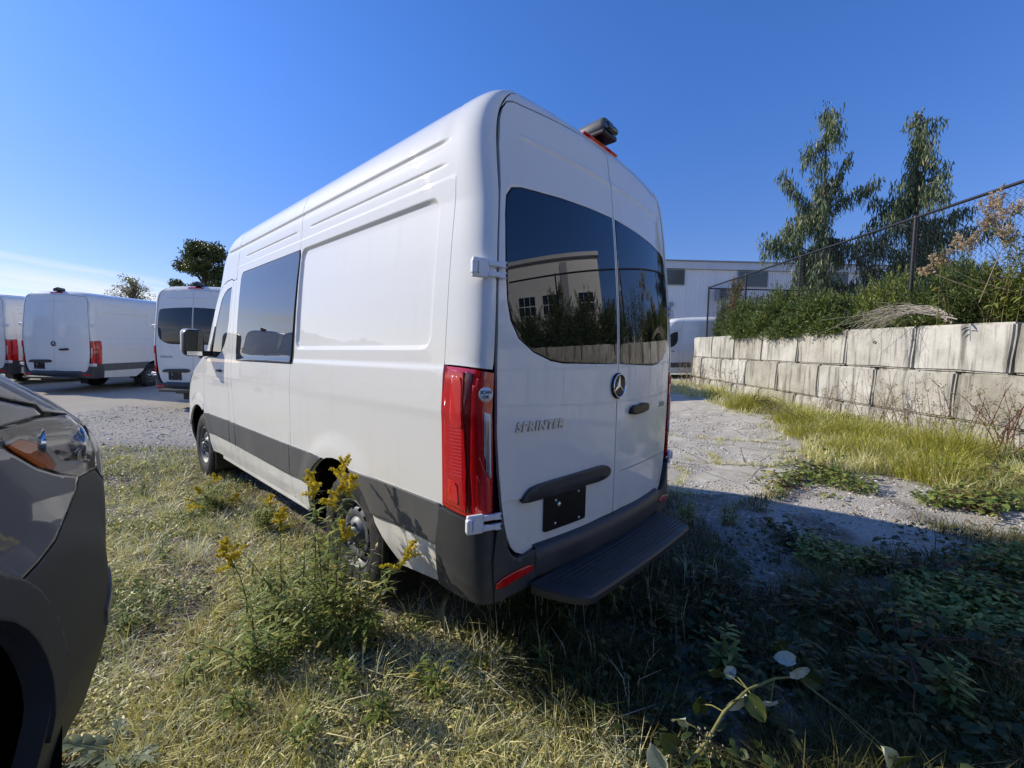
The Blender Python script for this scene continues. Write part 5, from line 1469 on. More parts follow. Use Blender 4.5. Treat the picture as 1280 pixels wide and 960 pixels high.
# tufts along the broken edge of the pavement and in its cracks
r = np.random.default_rng(19); pe = np.array(pv); k = r.integers(0, len(pe), 9000); P2 = pe[k] + r.normal(0, .11, (9000, 2)) * (.6 + r.random((9000, 1)))
ce = np.array([p_ for h_ in holes_ for p_ in h_]); P3 = ce[r.integers(0, len(ce), 1500)] + r.normal(0, .03, (1500, 2)); P2 = np.concatenate([P2, P3])
X_ = CAM[0] + P2[:, 0] * LAT2[0] + P2[:, 1] * DEP2[0]; Y_ = CAM[1] + P2[:, 0] * LAT2[1] + P2[:, 1] * DEP2[1]
k = (P2[:, 1] < 14) & (nz2(X_, Y_, 1.1, 60) > -.15) & ~(under_van(X_, Y_)) ; X_, Y_, dd = X_[k], Y_[k], P2[k, 1]; n = len(X_)
V_, Q_, T_ = blade_arrays(np.stack([X_, Y_, gz(X_, Y_)], 1), r.uniform(.03, .13, n), r.uniform(.003, .006, n) * (1 + dd * .1), r.uniform(0, 6.28, n), r.uniform(.2, 1.5, n), r)
a = Acc(); a.add(V_, Q_, T_); obj('pavement_edge_grass', a.mesh('g'), LM['mixed'], kind='stuff')

# ================================================================ single weeds
def rosette_stem(acc_s, acc_l, base, h, r, nl=26, ll=(.04, .09), lw=.2, lean=.25, up=.5, width=.0035, az0=None):
    """upright stem with lance leaves; returns stem points"""
    az = r.uniform(0, 6.28) if az0 is None else az0
    t = np.linspace(0, 1, 7); off = lean * h * t ** 1.7
    pts = np.stack([base[0] + math.cos(az) * off + r.normal(0, .004, 7), base[1] + math.sin(az) * off + r.normal(0, .004, 7), base[2] + h * t * (1 - .12 * lean * t)], 1)
    pts[0] = base; pts[0][2] -= .01
    acc_s.tube(pts, np.linspace(width, width * .45, 7), 5)
    k = r.uniform(.06, .97, nl); P_ = np.stack([np.interp(k, t, pts[:, i]) for i in range(3)], 1)
    a_ = np.arange(nl) * 2.4 + r.normal(0, .4, nl)
    D_ = np.stack([np.cos(a_), np.sin(a_), r.uniform(up - .4, up + .4, nl)], 1); U_ = np.stack([-np.cos(a_) * .4, -np.sin(a_) * .4, np.ones(nl)], 1)
    L_ = r.uniform(ll[0], ll[1], nl) * (1.15 - .5 * k)
    V, Q_, T_ = leaf_arrays(P_, D_, U_, L_, L_ * lw, r.uniform(.1, .6, nl), sharp=.6); acc_l.add(V, Q_, T_)
    return pts
def plume(acc, base, d, L, r, n=70, spread=.35, size=.006):
    """flower plume: arching side sprays set with tiny florets"""
    d = np.array(d) / np.linalg.norm(d)
    for j in range(9):
        t0 = j / 9; st_ = np.array(base) + d * L * t0 * .8
        a_ = r.uniform(0, 6.28); s_ = np.array([math.cos(a_), math.sin(a_), .25]); s_ = s_ / np.linalg.norm(s_)
        k = n // 9; t = r.random(k); ln = L * spread * (1.1 - t0)
        P_ = st_ + s_ * (ln * t)[:, None] + d * (L * .25 * t)[:, None] - np.array([0, 0, 1]) * (ln * .35 * t ** 2)[:, None] + r.normal(0, size * .5, (k, 3))
        D_ = sphere_dirs(k, r) + np.array([0, 0, .7]); V, Q_, T_ = leaf_arrays(P_, D_, sphere_dirs(k, r), size * r.uniform(1.2, 2.4, k), size * r.uniform(.8, 1.5, k), .1); acc.add(V, Q_, T_)
def goldenrod(x, y, heads, label, seed, group='goldenrod weeds', stems=None, dense=1.0):
    """heads: (dx, dy, height) of each flowering stem tip"""
    r = np.random.default_rng(seed); z = gzz(x, y); root = thing('goldenrod_plant', label, 'weed', (x, y, z), 0, group)
    s, l = Acc(), Acc()
    for dx, dy, h in heads:
        ln = math.hypot(dx, dy) / max(.05, h); b = np.array([r.normal(0, .05), r.normal(0, .05), 0])
        pts = rosette_stem(s, l, b, h, r, int((30 + h * 70) * dense), (.05, .115), .16, ln, .25, .004, math.atan2(dy, dx))
        f = Acc(); plume(f, pts[-1] - np.array([0, 0, .05]), pts[-1] - pts[-2] + np.array([0, 0, .02]), (.10 + .07 * h) * r.uniform(.7, 1.2), r, int(460 + 560 * h), .60, .0062)
        obj('flower_head', f.mesh('f'), LM['gold'], root)
    for i in range(int(6 * dense)):     # leafy stems without flowers
        b = np.array([r.normal(0, .06), r.normal(0, .06), 0]); rosette_stem(s, l, b, r.uniform(.12, .36), r, 30, (.05, .11), .17, r.uniform(.1, .8), .3, .003)
    obj('stem', s.mesh('s'), MT['stem'], root); obj('foliage', l.mesh('l'), LM['green'], root)
    return root
def at(px, py, zz=None):
    """ground point under a photo pixel (1280 wide), found by marching along its ray"""
    d = FWD + RGT * (px - 640) / F_PX - UPV * (py - 480) / F_PX
    t = .6
    while t < 40:
        p = CAM + d * t
        if p[2] < gzz(p[0], p[1]): break
        t += .01 + t * .004
    return p[0], p[1]
def headvec(bx, by, px, py, dep_shift=0.0):
    """offset and height that put a flower head at a pixel, at the depth of its plant"""
    _, d0 = to_LD(bx, by); d = FWD + RGT * (px - 640) / F_PX - UPV * (py - 480) / F_PX
    t = d0 + dep_shift; p = CAM + d * t
    return (p[0] - bx, p[1] - by, max(.1, p[2] - gzz(bx, by)))
bx, by = LD(-.98, 2.22)
goldenrod(bx, by, [headvec(bx, by, a, b, c) for a, b, c in ((390, 606, 0), (412, 598, .03), (425, 603, -.02), (402, 612, .05), (415, 620, .0))], 'tall goldenrod clump with yellow plumes in front of the rear wheel arch', 1, dense=.85)
bx, by = LD(-1.22, 2.25)
goldenrod(bx, by, [headvec(bx, by, 296, 682), headvec(bx, by, 352, 648, .1)], 'goldenrod leaning left with a small yellow head, left of the tall clump', 2)
bx, by = LD(-.86, 2.05)
goldenrod(bx, by, [headvec(bx, by, 458, 690), headvec(bx, by, 425, 668, .05)], 'goldenrod with one yellow tuft over the wheel hub', 3)
bx, by = LD(-1.12, 1.95)
goldenrod(bx, by, [headvec(bx, by, 300, 690)], 'short goldenrod nearest the camera, left of the rear tyre', 4)
for i_, (la_, de_) in enumerate(((-.82, 2.12), (-.75, 2.16), (-1.05, 2.1))):
    bx, by = LD(la_, de_)
    rr_ = np.random.default_rng(90 + i_); rt_ = thing('tall_weed', ('tall leafy weed right in front of the rear tyre', 'leafy weed between the rear tyre and mud flap', 'leafy weed at the foot of the tall goldenrod')[i_], 'weed', (bx, by, gzz(bx, by)), 0, 'leafy weeds by the rear wheel'); s_, l_ = Acc(), Acc()
    for k_ in range(7): rosette_stem(s_, l_, np.array([rr_.normal(0, .05), rr_.normal(0, .05), 0]), rr_.uniform(.25, .58), rr_, 40, (.05, .12), .15, rr_.uniform(.05, .5), .3, .0035)
    obj('stem', s_.mesh('s'), MT['stem'], rt_); obj('foliage', l_.mesh('l'), LM['mixed' if i_ == 1 else 'green'], rt_)
bx, by = LD(-2.75, 3.95)
goldenrod(bx, by, [headvec(bx, by, a, b, c) for a, b, c in ((252, 606, 0), (275, 600, .1), (262, 618, -.2), (235, 622, 0), (285, 622, .1))], 'low goldenrod clump flowering near the front wheel', 5, dense=1.4)
bx, by = LD(-2.05, 3.5)
goldenrod(bx, by, [headvec(bx, by, 345, 640), headvec(bx, by, 330, 625)], 'goldenrod fading to seed beside the middle of the sill', 6)

WEED_G = 'young leafy weeds in the grass'
def weed(px, py, h, label, seed, n=3, mt='green', group=None, ll=(.04, .09), lw=.2, cat='weed', name='leafy_weed', nl=24, lean=.3):
    x, y = at(px, py); r = np.random.default_rng(seed); root = thing(name, label, cat, (x, y, gzz(x, y)), 0, group)
    s, l = Acc(), Acc()
    for i in range(n):
        b = np.array([r.normal(0, .04), r.normal(0, .04), 0]) * (i > 0); rosette_stem(s, l, b, h * r.uniform(.6, 1.0) if i else h, r, nl, ll, lw, r.uniform(.0, lean), .45)
    obj('stem', s.mesh('s'), MT['stem'], root); obj('foliage', l.mesh('l'), LM[mt], root); return root
L_ = 'young leafy weed with narrow green leaves in the sunny grass'
for i, (px, py, h) in enumerate(((250, 860, .16), (330, 850, .2), (300, 905, .15), (430, 870, .16), (380, 935, .14), (200, 700, .18), (230, 655, .16), (180, 625, .2), (320, 760, .2), (480, 905, .15), (165, 790, .14), (540, 880, .2))):
    weed(px, py, h, L_, 30 + i, 4, 'green', WEED_G, nl=18)
weed(672, 862, .26, 'upright spear leaved weed in the shade under the step', 50, 2, 'green', ll=(.05, .10))
weed(600, 850, .14, 'bright green star shaped weed on the edge of the shade', 51, 3, 'lime', ll=(.05, .09))
weed(858, 662, .34, 'bushy weed growing at the far rear corner of the van', 52, 7, 'green', nl=30)
weed(905, 655, .24, 'lower weed beside the bushy one at the rear corner', 53, 6, 'green', nl=26)
weed(950, 640, .2, 'reddish leaved weed on the gravel edge by the pavement', 54, 4, 'autumn')
L2 = 'dark leafy weed growing in the shade behind the van'
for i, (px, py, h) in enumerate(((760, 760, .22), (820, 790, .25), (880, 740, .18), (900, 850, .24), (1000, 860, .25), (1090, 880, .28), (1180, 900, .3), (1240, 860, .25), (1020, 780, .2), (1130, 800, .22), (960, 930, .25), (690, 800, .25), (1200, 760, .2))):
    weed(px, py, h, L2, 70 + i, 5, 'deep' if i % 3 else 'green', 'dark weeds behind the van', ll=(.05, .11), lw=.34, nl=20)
# thistle by the lower left corner
def thistle():
    x, y = at(150, 950); r = np.random.default_rng(5); root = thing('thistle_plant', 'grey green spiny thistle at the lower left edge', 'weed', (x, y, gzz(x, y)))
    l = Acc()
    for i in range(15):
        a_ = r.uniform(0, 6.28); L = r.uniform(.12, .26); up_ = r.uniform(.3, 1.1); d = np.array([math.cos(a_), math.sin(a_), up_]); d /= np.linalg.norm(d)
        for k in range(9):
            t = .12 + .88 * k / 9; c = d * L * t - np.array([0, 0, L * .35 * t * t]); sgn = 1 if k % 2 else -1
            s_ = np.cross(d, [0, 0, 1]) * sgn; V, Q_, T_ = leaf_arrays(c[None], (s_ + d * .8)[None], np.array([[0, 0, 1.]]), L * .34 * (1.1 - t * .6), L * .11, .2); l.add(V, Q_, T_)
        V, Q_, T_ = leaf_arrays(np.zeros((1, 3)), d[None], np.array([[0, 0, 1.]]), L, L * .16, .35); l.add(V, Q_, T_)
    obj('foliage', l.mesh('l'), leafmat('leaf_thistle', [(0, (.12, .16, .09)), (1, (.22, .26, .16))]), root)
thistle()
# tall straw under the bumper
a = Acc(); r = np.random.default_rng(8)
P1 = np.array([(x, y, gzz(x, y)) for x, y in [(r.uniform(-.75, .9), r.uniform(-.45, .9)) for _ in range(420)]])
V_, Q_, T_ = blade_arrays(P1, r.uniform(.12, .36, 420), r.uniform(.002, .004, 420), r.uniform(0, 6.28, 420), r.uniform(.05, .7, 420), r); a.add(V_, Q_, T_)
obj('tall_straw', a.mesh('g'), LM['dry'], kind='stuff')

# ================================================================ pale leaved vine at the bottom right
def vine():
    pts_px = [(858, 958, 1.42), (885, 925, 1.46), (905, 890, 1.52), (935, 862, 1.58), (968, 848, 1.66), (995, 846, 1.74)]
    W_ = [CAM + t * (FWD + RGT * (px - 640) / F_PX - UPV * (py - 480) / F_PX) for px, py, t in pts_px]
    o = np.array(W_[0]); root = thing('climbing_vine', 'vine with round pale leaves and a thick stem crossing the shade, bottom right', 'vine', tuple(o))
    s = Acc(); s.tube([p - o for p in W_], [.007, .006, .0055, .005, .0045, .003], 8)
    leaf = lambda c, sz, nrm, ang: None
    rr = np.random.default_rng(21)
    def round_leaf(px, py, t, sz, m, tip):
        c = CAM + t * (FWD + RGT * (px - 640) / F_PX - UPV * (py - 480) / F_PX) - o
        u = RGT * math.cos(tip) + UPV * math.sin(tip); n = -FWD + rr.normal(0, .35, 3); n /= np.linalg.norm(n)
        u = u - n * (u @ n); u /= np.linalg.norm(u); v = np.cross(n, u)
        V = []; T = []; NA = 18; NR = 4; tw = rr.uniform(-.5, .5); cu_ = rr.uniform(.1, .5)
        for k in range(NA + 1):
            f_ = -1 + 2 * k / NA                         # across the leaf
            for j_ in range(NR * 2 + 1):
                g_ = j_ / (NR * 2)                       # stalk to tip
                wdt_ = math.sin(math.pi * min(1, g_ * .93 + .07)) ** .62 * (1 - .25 * g_) * (1 + .05 * math.sin(g_ * 19 + sz * 900))
                X_ = f_ * wdt_ * sz * .92; Y_ = (g_ * 2.15 - 1.0) * sz - abs(f_) * (1 - g_) * sz * .16
                vein = .02 * sz * math.cos((abs(f_) * 1.6 - g_ * 4.0) * 7) * (abs(f_) > .02)
                V.append(c + u * Y_ + v * X_ + n * (.30 * sz * abs(f_) ** 1.2 + tw * sz * .25 * f_ * g_ - cu_ * sz * max(0, g_ - .45) ** 2 * 2.2 + vein))
        w2 = NR * 2 + 1
        T = [(k * w2 + j_, k * w2 + j_ + 1, (k + 1) * w2 + j_ + 1, (k + 1) * w2 + j_) for k in range(NA) for j_ in range(NR * 2)]
        obj('leaf', fast_mesh('leaf', V, np.array(T), True), LM[m], root)
        j = min(range(len(W_)), key=lambda i: np.linalg.norm(W_[i] - o - c)); s.tube([W_[j] - o, (W_[j] - o + c) / 2 + np.array([0, 0, .01]), c], .0022, 5)
    for px, py, t, sz, m, tip in ((851, 900, 1.5, .034, 'pale', 1.2), (921, 876, 1.56, .036, 'pale', .6), (963, 877, 1.62, .030, 'pale', -.4), (981, 824, 1.72, .036, 'pale', 2.6), (998, 838, 1.70, .036, 'pale', .2), (912, 840, 1.66, .026, 'pale', .5), (895, 838, 1.66, .034, 'deep', 2.8), (975, 806, 1.8, .034, 'deep', 1.0), (820, 945, 1.42, .040, 'pale', 2.0), (835, 925, 1.45, .04, 'deep', 2.4), (945, 885, 1.52, .038, 'deep', -1), (1015, 850, 1.72, .04, 'deep', -.5), (875, 880, 1.6, .035, 'deep', 1.6), (1110, 945, 1.5, .04, 'pale', 2.2), (1130, 955, 1.48, .04, 'deep', .2)):
        round_leaf(px, py, t, sz, m, tip)
    b = Acc()
    for k in range(26):
        c = W_[1] - o + rr.normal(0, .022, 3); V, Q_ = lathe([(-.004, .0003), (-.0025, .003), (.0025, .003), (.004, .0003)], 6, 'Z'); b.add(V + c, Q_)
    obj('seed_cluster', b.mesh('b'), MT['drystem'], root); obj('stem', s.mesh('s', True), MT['vine'], root)
vine()

# ================================================================ bramble patches, broom clumps, dry stalks on the right
def bramble(la, d, rad, h, n, label, seed, mt='deep', ll=(.035, .08), cat='bramble'):
    r = np.random.default_rng(seed); x, y = LD(la, d); z = gzz(x, y); root = thing('bramble_patch', label, cat, (x, y, z), 0, 'bramble patches')
    c = Acc(); l = Acc()
    for i in range(int(9 + rad * 10)):
        a_ = r.uniform(0, 6.28); L = rad * r.uniform(.5, 1.2); t = np.linspace(0, 1, 7); hh = h * r.uniform(.5, 1.2)
        pts = np.stack([math.cos(a_) * L * t, math.sin(a_) * L * t, hh * np.sin(t * 2.6) * (1 - .3 * t)], 1) + r.normal(0, .012, (7, 3)); pts[:, 2] = np.maximum(pts[:, 2], .01)
        c.tube(pts, np.linspace(.005, .002, 7), 5)
        k = r.random(n // 12); P_ = np.stack([np.interp(k, t, pts[:, j]) for j in range(3)], 1) + r.normal(0, .045, (len(k), 3)); P_[:, 2] = np.maximum(P_[:, 2], .012)
        az = r.uniform(0, 6.28, len(k)); D_ = np.stack([np.cos(az), np.sin(az), r.uniform(-.4, .6, len(k))], 1); U_ = np.stack([r.normal(0, .35, len(k)), r.normal(0, .35, len(k)), np.ones(len(k))], 1)
        L2_ = r.uniform(ll[0], ll[1], len(k)); V, Q_, T_ = leaf_arrays(P_, D_, U_, L2_, L2_ * r.uniform(.5, .75, len(k)), r.uniform(0, .5, len(k)), .75, .2); l.add(V, Q_, T_)
    obj('cane', c.mesh('c'), MT['purple'], root); obj('foliage', l.mesh('l'), LM[mt], root)
bramble(3.2, 4.9, .5, .14, 170, 'sunlit bramble patch creeping over the gravel at the shadow edge', 1, 'green')
bramble(3.9, 5.2, .5, .18, 240, 'bramble patch between pavement corner and broom clumps', 2, 'green')
bramble(4.55, 4.0, .5, .2, 200, 'bramble patch with yellowing leaves by the right edge, on pale gravel', 3, 'green')
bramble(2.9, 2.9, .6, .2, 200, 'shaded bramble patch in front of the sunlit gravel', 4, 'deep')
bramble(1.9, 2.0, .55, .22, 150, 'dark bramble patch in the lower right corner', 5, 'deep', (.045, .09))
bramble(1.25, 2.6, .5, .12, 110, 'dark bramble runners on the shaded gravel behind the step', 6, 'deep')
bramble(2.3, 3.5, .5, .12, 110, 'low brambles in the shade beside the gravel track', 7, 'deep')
bramble(5.3, 4.9, .6, .25, 260, 'leafy bramble heap at the wall foot by the right edge', 8, 'green')

def broom(la, d, rad, h, n, label, seed, lean=(0, 0)):
    n = int(n * .7)
    """yellow green clump of very fine upright stems"""
    r = np.random.default_rng(seed); x, y = LD(la, d); root = thing('broom_clump', label, 'plant', (x, y, gzz(x, y)), 0, 'yellow green clumps at the wall foot')
    a_ = r.uniform(0, 6.28, n); q_ = rad * np.sqrt(r.random(n)) * .7
    B = np.stack([np.cos(a_) * q_, np.sin(a_) * q_, np.zeros(n)], 1)
    a = Acc(); L = r.uniform(.35, 1.15, n) * h * (1.25 - .8 * q_ / rad)
    V, Q_, T_ = blade_arrays(B, L, r.uniform(.003, .0055, n), a_ + r.normal(0, .5, n), r.uniform(.15, .9, n), r); V = V.reshape(-1, 5, 3)
    k = np.array([0, 0, .3, .3, 1.0])[None, :, None]; V = V + k * np.array([lean[0], lean[1], 0])[None, None]; a.add(V.reshape(-1, 3), Q_, T_)
    obj('stems', a.mesh('b'), LM['lime'], root)
    m = n // 2; P_ = B[r.integers(0, n, m)] * 1.25 + np.stack([r.normal(0, .06, m), r.normal(0, .06, m), r.uniform(.1, 1.0, m) * h * .85], 1)
    a = Acc(); V, Q_, T_ = leaf_arrays(P_, sphere_dirs(m, r) + np.array([0, 0, 1.2]), sphere_dirs(m, r), r.uniform(.03, .09, m), r.uniform(.003, .006, m)); a.add(V, Q_, T_)
    obj('foliage', a.mesh('l'), LM['lime'], root)
broom(5.85, 5.75, .62, .60, 2600, 'large rounded yellow green clump nearest the right edge', 1)
broom(5.65, 6.9, .6, .50, 2200, 'yellow green clump second along the wall foot', 2)
broom(5.55, 8.3, .55, .46, 1700, 'low yellow green clump in the middle of the wall foot', 3)
broom(5.75, 10.3, .8, .62, 2200, 'yellow green clump leaning over the pavement edge', 4, (-.3, -.3))
broom(6.0, 12.4, .6, .4, 1000, 'farthest yellow green clump, half in shade', 5)
broom(5.0, 4.95, .6, .46, 2000, 'bright yellow green clump spreading onto the gravel near the right edge', 6)
broom(4.95, 6.0, .55, .42, 1800, 'yellow green clump in front of the row at the pavement side', 7)
broom(5.15, 7.3, .55, .40, 1500, 'yellow green clump touching the pavement edge halfway along', 8)
# long dead canes leaning over the clumps
a = Acc(); r = np.random.default_rng(31); x, y = LD(6.2, 10.9); o = np.array([x, y, gzz(x, y)]); root = thing('dead_canes', 'bundle of dark dead canes leaning out over the yellow green clumps', 'plant', tuple(o))
for i in range(9):
    e = np.array([*LD(4.6 + r.uniform(-.3, .25), 7.3 + r.uniform(-.6, .5)), 0]); e[2] = gzz(e[0], e[1]) + r.uniform(.02, .2)
    t = np.linspace(0, 1, 8)[:, None]; pts = (1 - t) * np.array([r.normal(0, .1), r.normal(0, .1), .02]) + t * (e - o) + np.array([0, 0, 1]) * (.55 + r.uniform(-.08, .1)) * np.sin(t * 2.2) * (1 - t * .5); a.tube(pts, np.linspace(.008, .003, 8), 5)
obj('cane', a.mesh('c'), bark('dark_cane', (.05, .045, .025), (.12, .11, .05)), root)

def drystalks(la, d, h, n, label, seed, mt='drystem', leafm='autumn', leaves=40, spread=.3):
    r = np.random.default_rng(seed); x, y = LD(la, d); root = thing('dry_weed', label, 'weed', (x, y, gzz(x, y)), 0, 'dry weeds against the wall')
    s, l = Acc(), Acc()
    for i in range(n):
        b = np.array([r.normal(0, spread * .4), r.normal(0, spread * .4), 0]); hh = h * r.uniform(.55, 1.05)
        pts = [b + np.array([r.normal(0, .02), r.normal(0, .02), 0])]; dr = np.array([r.normal(0, .18), r.normal(0, .18), 1.0])
        for k in range(8): dr = dr + np.array([r.normal(0, .10), r.normal(0, .10), -.02]); pts.append(pts[-1] + dr / np.linalg.norm(dr) * hh / 8)
        pts = np.array(pts); s.tube(pts, np.linspace(.0075, .0025, 9), 4)
        for j in range(7):
            k = r.integers(2, 8); q0 = pts[k]; a_ = r.uniform(0, 6.28); L = hh * r.uniform(.12, .3); e = q0 + np.array([math.cos(a_), math.sin(a_), r.uniform(.4, 1.2)]) * L * .7; s.tube([q0, (q0 + e) / 2 + r.normal(0, .012, 3), e], [.0022, .0016, .001], 3)
            m = max(1, leaves // 8); P_ = q0 + (e - q0) * r.random((m, 1)) + r.normal(0, .012, (m, 3)); V, Q_, T_ = leaf_arrays(P_, sphere_dirs(m, r), sphere_dirs(m, r), r.uniform(.02, .05, m), r.uniform(.006, .014, m), .4); l.add(V, Q_, T_)
    obj('stem', s.mesh('s'), MT[mt], root)
    if l.n: obj('foliage', l.mesh('l'), LM[leafm], root)
drystalks(6.5, 5.75, 1.15, 15, 'tangle of purplish stalks with curled leaves against the nearest wall blocks', 1, 'purple', 'autumn', 60, .7)
drystalks(6.55, 6.8, 1.1, 18, 'brown dry stalks in front of the second wall block from the right edge', 2, leaves=34, spread=.6)
drystalks(6.55, 7.7, 1.25, 13, 'tall straw coloured stalks reaching the top course of the wall', 3, leaves=22, spread=.5)
drystalks(6.5, 8.9, .7, 12, 'short dry stalks between the yellow green clumps', 4, leaves=20)
drystalks(6.55, 13.2, 1.2, 6, 'feathery green weed standing against the far part of the wall', 5, 'stem', 'green', 60, .25)
drystalks(6.5, 15.6, 1.25, 20, 'ivy covered dry stalks at the far end of the wall', 6, leaves=50, leafm='autumn', spread=.6)

# ================================================================ shrubs on top of the wall
def juniper(la, d, rx, ry, h, n, label, seed, mt='juniper', droop=.35, group='evergreen shrubs on the wall', cat='shrub', zoff=0.0, mats=None):
    r = np.random.default_rng(seed); x, y = LD(la, d); z = wtop(d) + zoff; root = thing('juniper_shrub', label, cat, (x, y, z), 0, group)
    f, s = Acc(), Acc()
    for i in range(n):
        a_ = r.uniform(0, 6.28); el = r.uniform(.05, 1.5) ** 1.0; R_ = r.uniform(.45, 1.12)
        bump_ = 1 + .35 * noise.noise(Vector((math.cos(a_) * 1.5 + seed, math.sin(a_) * 1.5, el * 2)))
        lt = math.cos(a_) * math.cos(el) * rx * R_ * bump_; dp = math.sin(a_) * math.cos(el) * ry * R_ * bump_; zz = math.sin(el) * h * R_ * bump_
        tip = np.array([lt * LAT2[0] + dp * DEP2[0], lt * LAT2[1] + dp * DEP2[1], zz + .05]); base = tip * .35 + np.array([0, 0, .02])
        L = np.linalg.norm(tip - base); sp = min(.42, L * .75); d_ = (tip - base) / L
        if i % 3 == 0: s.tube([base * .3, base, tip - d_ * .1], [.010, .006, .002], 4)
        m = 52; t = np.sort(r.random(m)); st_ = tip - d_ * sp
        P_ = st_ + d_ * (sp * t)[:, None] - np.array([0, 0, 1]) * (droop * .25 * sp * t ** 2)[:, None] + r.normal(0, .03, (m, 3)) * (1.2 - t)[:, None]
        sd_ = sphere_dirs(m, r); D_ = d_ * 1.1 + sd_ * .9 + np.array([0, 0, .15]); Ll = r.uniform(.05, .12, m) * (1.15 - .4 * t)
        V, Q_, T_ = leaf_arrays(P_, D_, sphere_dirs(m, r), Ll, Ll * r.uniform(.10, .18, m), .2, .6); f.add(V, Q_, T_)
    m = n * 7; v = sphere_dirs(m, r); v[:, 2] = abs(v[:, 2]); q_ = r.random((m, 1)) ** .5 * .85
    P_ = np.stack([v[:, 0] * rx * LAT2[0] + v[:, 1] * ry * DEP2[0], v[:, 0] * rx * LAT2[1] + v[:, 1] * ry * DEP2[1], v[:, 2] * h], 1) * q_
    V, Q_, T_ = leaf_arrays(P_, sphere_dirs(m, r) + np.array([0, 0, .3]), sphere_dirs(m, r), r.uniform(.05, .12, m), r.uniform(.014, .03, m), .2, .6); f.add(V, Q_, T_)
    obj('stem', s.mesh('s'), MT['bark'], root); obj('foliage', f.mesh('f'), LM[mt], root)
juniper(7.45, 13.9, .75, 1.0, 1.05, 330, 'feathery dark juniper at the far end of the wall top', 1)
juniper(7.35, 12.0, .8, 1.0, 1.15, 360, 'sunlit juniper spilling over the wall below the second fence post', 2)
juniper(7.3, 10.3, .75, 1.0, .95, 360, 'juniper with drooping sprays hanging over the top course', 3, droop=.9)
juniper(7.9, 15.5, .35, .4, 1.9, 190, 'slender upright young conifer behind the far junipers', 4, 'autumn')
juniper(8.0, 9.2, .9, 1.0, 1.15, 330, 'yellow tinged juniper behind the dead branches', 5, 'green')
juniper(8.1, 7.9, .95, .9, 1.15, 340, 'dark juniper behind the bleached branches, nearer to the camera', 6)
juniper(7.75, 7.15, .55, .6, .9, 240, 'small dark juniper left of the broad leaved shrub', 7)
juniper(8.6, 17.8, .45, .45, 1.6, 150, 'round dark shrub behind the far fence', 8)
juniper(6.98, 12.8, .4, .9, .55, 200, 'creeping juniper draped over the top course near the far end', 21, droop=1.8, zoff=-.12)
juniper(6.98, 10.9, .42, .9, .55, 220, 'creeping juniper draped over the top course in the middle', 22, droop=1.8, zoff=-.14)
juniper(6.98, 9.5, .38, .6, .45, 160, 'small creeping juniper draped over the wall left of the dead branches', 23, droop=1.8, zoff=-.10)
for i, d in enumerate((4.4, 3.2, 2.0, .6, -1.0, -2.8, -4.8)):
    juniper(7.5, d, .9, 1.2, 1.15 + .2 * (i % 3), 340, 'dense conifer of the hedge on the wall top, seen mirrored in the rear glass', 40 + i, 'juniper', group='hedge mirrored in the rear glass')

def plume_shrub():
    la, d = 7.35, 6.3; x, y = LD(la, d); r = np.random.default_rng(77); root = thing('leafy_shrub', 'broad leaved shrub with lance leaves and beige seed plumes at the right edge', 'shrub', (x, y, wtop(d)))
    s, l = Acc(), Acc(); tips = []
    for i in range(46):
        a_ = r.uniform(0, 6.28); L = r.uniform(.75, 1.8); ln = r.uniform(.1, .5)
        b = np.array([r.normal(0, .22), r.normal(0, .3), 0]); 
        pts = rosette_stem(s, l, b, L, r, 46, (.09, .17), .24, ln, .15, .006, a_); tips.append(pts)
    obj('stem', s.mesh('s'), MT['stem'], root); obj('foliage', l.mesh('l'), LM['green'], root)
    def head(px, py, t, L):
        c = CAM + t * (FWD + RGT * (px - 640) / F_PX - UPV * (py - 480) / F_PX) - np.array([x, y, wtop(d)])
        st_ = Acc(); st_.tube([np.array([r.normal(0, .15), r.normal(0, .2), .3]), c * .6 + np.array([0, 0, .1]), c], [.006, .005, .003], 5)
        f = Acc()
        for k in range(7): plume(f, c + r.normal(0, L * .22, 3) - np.array([0, 0, L * .1]), np.array([r.normal(0, .3), r.normal(0, .3), 1.0]), L, r, 150, .5, .013)
        o = obj('seed_plume', f.mesh('f'), LM['plume'], root); obj('plume_stem', st_.mesh('s'), MT['drystem'], o)
    for px, py, t, L in ((1205, 312, 6.5, .26), (1232, 285, 6.4, .24), (1180, 330, 6.7, .18), (1240, 258, 6.3, .22), (1268, 268, 6.0, .22), (1160, 340, 6.9, .14), (1256, 300, 6.2, .2)): head(px, py, t, L)
plume_shrub()
def leafy_shrub(la, d, h, n, label, seed, mt='green'):
    r = np.random.default_rng(seed); x, y = LD(la, d); root = thing('leafy_shrub', label, 'shrub', (x, y, wtop(d)), 0, 'broad leaved shrubs on the wall'); s, l = Acc(), Acc()
    for i in range(n): rosette_stem(s, l, np.array([r.normal(0, .2), r.normal(0, .25), 0]), r.uniform(.5, 1.0) * h, r, 42, (.07, .14), .26, r.uniform(.1, .6), .15, .005)
    obj('stem', s.mesh('s'), MT['stem'], root); obj('foliage', l.mesh('l'), LM[mt], root)
leafy_shrub(7.45, 5.55, 1.75, 44, 'dark leafy shrub cut by the right edge of the picture', 3, 'green')
leafy_shrub(7.3, 6.75, .75, 22, 'low dark leafy shrub under the seed plumes', 4, 'deep')
leafy_shrub(8.6, 8.2, .95, 24, 'orange brown leafed shrub behind the bleached branches', 5, 'autumn')

